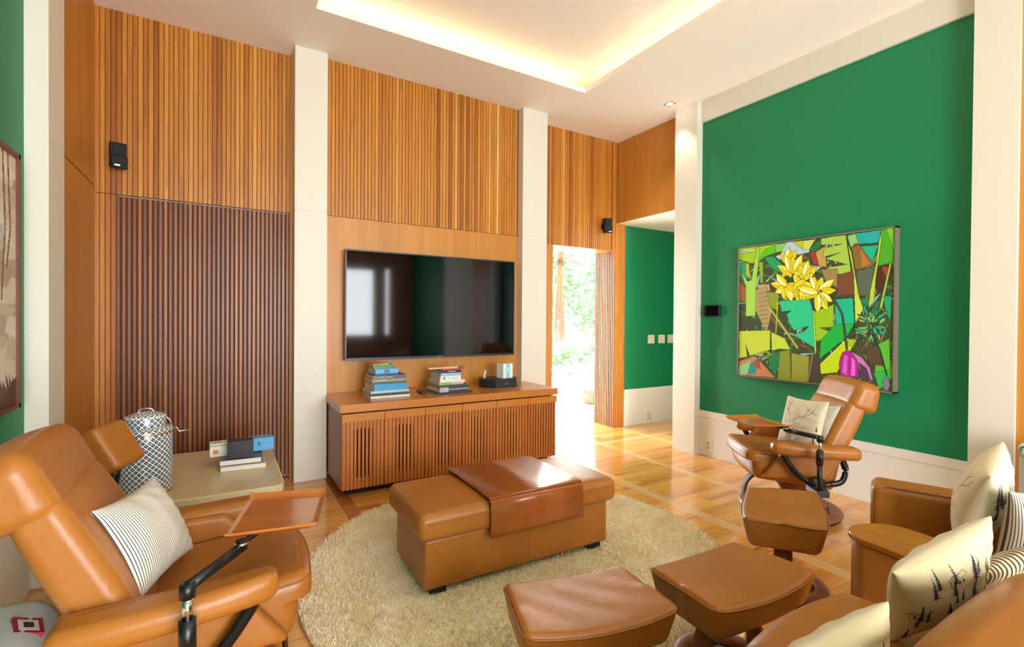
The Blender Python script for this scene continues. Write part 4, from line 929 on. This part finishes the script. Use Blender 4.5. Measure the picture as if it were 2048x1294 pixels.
# ------------------------------------------------------------------ low table with jar, books and game boxes
t = thing('low_table', 'low beige lacquered side table against the dark slatted door', 'table', (0, 0, 0))
poly = [(-.70, 2.93), (.245, 2.92), (.275, 2.94), (.285, 2.97), (.285, 3.93), (-.70, 3.93)]
obj('tabletop', MB().prism(poly, .335, .38), BEIGE, t, bevel=.008)
obj('pedestal', MB().box((-.62, 3.02, 0), (.21, 3.86, .335)), BEIGE, t, bevel=.006)
def jar_mat():
    t = NT('lattice_porcelain'); a = t.n('ShaderNodeAttribute', attribute_name='juv'); sp = t.n('ShaderNodeSeparateXYZ'); t.l(a.outputs['Vector'], sp.inputs[0])
    u, v = sp.outputs[0], sp.outputs[1]
    def near(x, w): f = t.math('FRACT', x); return t.math('LESS_THAN', t.math('ABSOLUTE', t.math('SUBTRACT', f, .5)), w)
    d1 = t.math('ADD', u, v); d2 = t.math('SUBTRACT', u, v); g = t.math('MAXIMUM', near(d1, .13), near(d2, .13))
    fu = t.math('SUBTRACT', t.math('FRACT', d1), .0); fv = t.math('FRACT', d2)
    c1 = t.math('ABSOLUTE', t.math('SUBTRACT', t.math('FRACT', t.math('ADD', d1, .5)), .5)); c2 = t.math('ABSOLUTE', t.math('SUBTRACT', t.math('FRACT', t.math('ADD', d2, .5)), .5))
    dm = t.math('MAXIMUM', c1, c2); ring = t.math('MULTIPLY', t.math('GREATER_THAN', dm, .10), t.math('LESS_THAN', dm, .2))
    dot = t.math('LESS_THAN', dm, .10)
    light = t.math('MAXIMUM', g, dot)
    t.l(t.mix(light, lin('#26344a'), lin('#e2e6e0')), t.b.inputs['Base Color']); t.set(Roughness=.2, Coat_Weight=.4); return t.m
JM = jar_mat()
def jlathe(name, prof, parent, nu, nvs, mat=JM, seg=72):
    m = MB().lathe(prof, seg); o = obj(name, m, mat, parent, True)
    zz = np.array([p[1] for p in prof]); rr = np.array([p[0] for p in prof]); s_ = np.r_[0, np.cumsum(np.hypot(np.diff(zz), np.diff(rr)))]
    u = np.tile(np.arange(seg) / seg * nu, len(prof)); v = np.repeat(s_ * nvs, seg)
    at = o.data.attributes.new('juv', 'FLOAT_VECTOR', 'POINT'); at.data.foreach_set('vector', np.c_[u, v, 0 * u].astype(np.float32).ravel())
    md = o.data.polygons
    # last column wraps: keep the pattern count whole so the seam closes, seam faces use a fresh strip
    return o
def jar_strip(name, prof, parent, nu, nvs, mat=JM, seg=96):
    n = len(prof); V = []; uv = []
    s_ = 0; ss = [0]
    for i in range(1, n): s_ += math.hypot(prof[i][0] - prof[i - 1][0], prof[i][1] - prof[i - 1][1]); ss.append(s_)
    for i, (r, z) in enumerate(prof):
        for k in range(seg + 1): a = 2 * math.pi * k / seg; V.append((r * math.cos(a), r * math.sin(a), z)); uv.append((k / seg * nu, ss[i] * nvs, 0))
    F = [(i * (seg + 1) + k, i * (seg + 1) + k + 1, (i + 1) * (seg + 1) + k + 1, (i + 1) * (seg + 1) + k) for i in range(n - 1) for k in range(seg)]
    o = obj(name, MB().add(V, F), mat, parent, True); at = o.data.attributes.new('juv', 'FLOAT_VECTOR', 'POINT'); at.data.foreach_set('vector', np.array(uv, np.float32).ravel()); return o
GOLD = plain('gold_rim', '#c8a050', .25, .9)
t = thing('ginger_jar', 'tall blue and white lattice porcelain jar with domed lid on the low table', 'jar', (-.36, 3.15, .38))
RJ = .117
body = jar_strip('body', [(RJ * .99, .008), (RJ, .02), (RJ, .12), (RJ, .24), (RJ, .325), (RJ * .97, .335), (RJ * .75, .345)], t, 26, 26 / (2 * math.pi * RJ))
obj('foot_rim', MB().lathe([(RJ, 0), (RJ * 1.0, .009), (.05, .009)], 48), GOLD, t, True)
obj('shoulder_rim', MB().tube([(RJ * 1.01 * math.cos(a), RJ * 1.01 * math.sin(a), .315) for a in np.linspace(0, 6.283, 64, endpoint=False)], .0035, 6, True), GOLD, t, True)
lid = jar_strip('lid', [(RJ * .74, .340), (RJ * .74, .395), (RJ * .70, .405), (RJ * .4, .418), (.002, .424)], t, 19, 26 / (2 * math.pi * RJ))
obj('lid_rim', MB().tube([(RJ * .75 * math.cos(a), RJ * .75 * math.sin(a), .398) for a in np.linspace(0, 6.283, 64, endpoint=False)], .003, 6, True), plain('porcelain_white', '#e8e6e0', .2), lid, True)
obj('lid_handle', MB().tube(smoothpath([(-.035, 0, .418), (-.02, 0, .436), (.02, 0, .436), (.035, 0, .418)], 5), .004, 8), CHROME, lid, True)
obj('clasp', MB().tube(smoothpath([(RJ * .75, -.02, .39), (RJ * .9, -.02, .37), (RJ * 1.0, -.02, .33)], 5), .003, 6).tube([(RJ, -.02, .33), (RJ + .02, -.02, .328), (RJ + .028, -.02, .306), (RJ + .075, -.02, .31)], .0025, 6), CHROME, t, True)

PZ = .38
def tbook(cx, cy, z, w, d, h, rz, label, c):
    t = thing('book', label, 'book', (cx, cy, z), rz, 'books on the low table'); c2 = .003
    obj('cover', MB().box((-w / 2, -d / 2, 0), (w / 2, d / 2, c2)).box((-w / 2, -d / 2, h - c2), (w / 2, d / 2, h)).box((-w / 2, d / 2 - .003, 0), (w / 2, d / 2, h)), cm(c), t)
    obj('pages', MB().box((-w / 2 + .004, -d / 2 + .004, c2), (w / 2 - .004, d / 2 - .004, h - c2)), plain('white_pages', '#e4e0d8', .8), t)
tbook(.10, 3.41, PZ, .245, .19, .030, -4, 'thick book with white page edges at the bottom on the low table', '#b8a888')
tbook(.085, 3.42, PZ + .0305, .225, .175, .034, -4, 'book with patterned cover on top of the other on the low table', '#4a4236')
z = PZ + .065
t = thing('game_box', 'long white board game box with orange emblem on the low table books', 'box', (.03, 3.50, z), 3)
obj('carton', MB().box((-.115, -.045, 0), (.115, .045, .078)), plain('white_box', '#dcd8cc', .5), t, bevel=.001)
obj('trim', MB().box((-.1152, -.0456, .064), (.1, -.0451, .070)), cm('#7c9a34'), t); obj('emblem', MB().box((-.098, -.0458, .015), (-.07, -.0451, .042)), cm('#c88820'), t)
text('lettering', 'M A S', .05, cm('#5a3c34'), t, T(-.03, -.002, .0782))
t = thing('game_box', 'long light blue game box with letter at right of the black box', 'box', (.19, 3.505, z + .004), 5)
obj('carton', MB().box((-.043, -.045, 0), (.075, .05, .080)), plain('blue_box', '#58a4d4', .45), t, bevel=.001)
text('lettering', 'R', .035, cm('#1c2430'), t, T(-.01, -.0456, .045) @ Rx(90)); obj('red_mark', MB().box((-.03, -.02, .0802), (.03, .0, .0808)), cm('#b83c3c'), t)
t = tag(obj('black_box', MB().box((-.068, -.04, 0), (.068, .04, .105)), plain('black_box_card', '#15191b', .4), bevel=.002, loc=(.078, 3.385, z), rz=-2), 'small matt black cube box in front of the long game boxes', 'box')

# leather cushion piece behind the left chair
t = thing('leather_headrest_stand', 'tan leather padded rest with thick edge behind the near reclining chair', 'armrest', (-.425, 2.765, 0), 0)
obj('pad', MB().rbox((.095, .105, .048), .026, K=4, N=8, M=basis((-.01, 0, .715), (.426, .904, .042), (-.458, .175, .872))), LEA, t, True)
obj('support', MB().tube(smoothpath([(0, 0, .62), (-.02, .0, .4), (0, 0, .2), (0, 0, .02)], 5), .022, 10), BLACKM, t, True)
obj('base_disc', MB().lathe([(.13, 0), (.13, .014), (.03, .022)], 28), BLACKM, t, True)

# grey cloth pouf with emblem, bottom left
t = thing('grey_pouf', 'pale grey cloth pouf with a red square emblem at the lower left corner', 'pouf', (-.62, 1.86, 0), 0)
obj('cover', MB().rbox((.18, .22, .215), .09, K=5, N=8, M=T(0, 0, .215)), plain('grey_cloth', '#cfcfca', .9), t, True)
obj('emblem', MB().box((-.035, -.035, -.03), (.035, .035, .004)), cm('#a82030'), t, M=T(.135, .02, .413) @ Ry(30) @ Rz(20)); obj('emblem_centre', MB().box((-.024, -.024, -.03), (.024, .024, .0046)), cm('#e4e0d8'), t, M=T(.135, .02, .413) @ Ry(30) @ Rz(20)); obj('emblem_mark', MB().box((-.012, -.012, -.03), (.012, .012, .0052)), cm('#20282a'), t, M=T(.135, .02, .413) @ Ry(30) @ Rz(20))

# bin at right edge
t = thing('pedal_bin', 'white cylindrical bin with steel rim by the right wall edge', 'bin', (3.68, .70, 0))
obj('body', MB().lathe([(.13, 0), (.13, .60), (.12, .60)], 36), plain('white_enamel', '#e0e2e4', .3), t, True)
obj('rim', MB().lathe([(.132, .60), (.134, .64), (.12, .66), (.0, .67)], 36), CHROME, t, True)
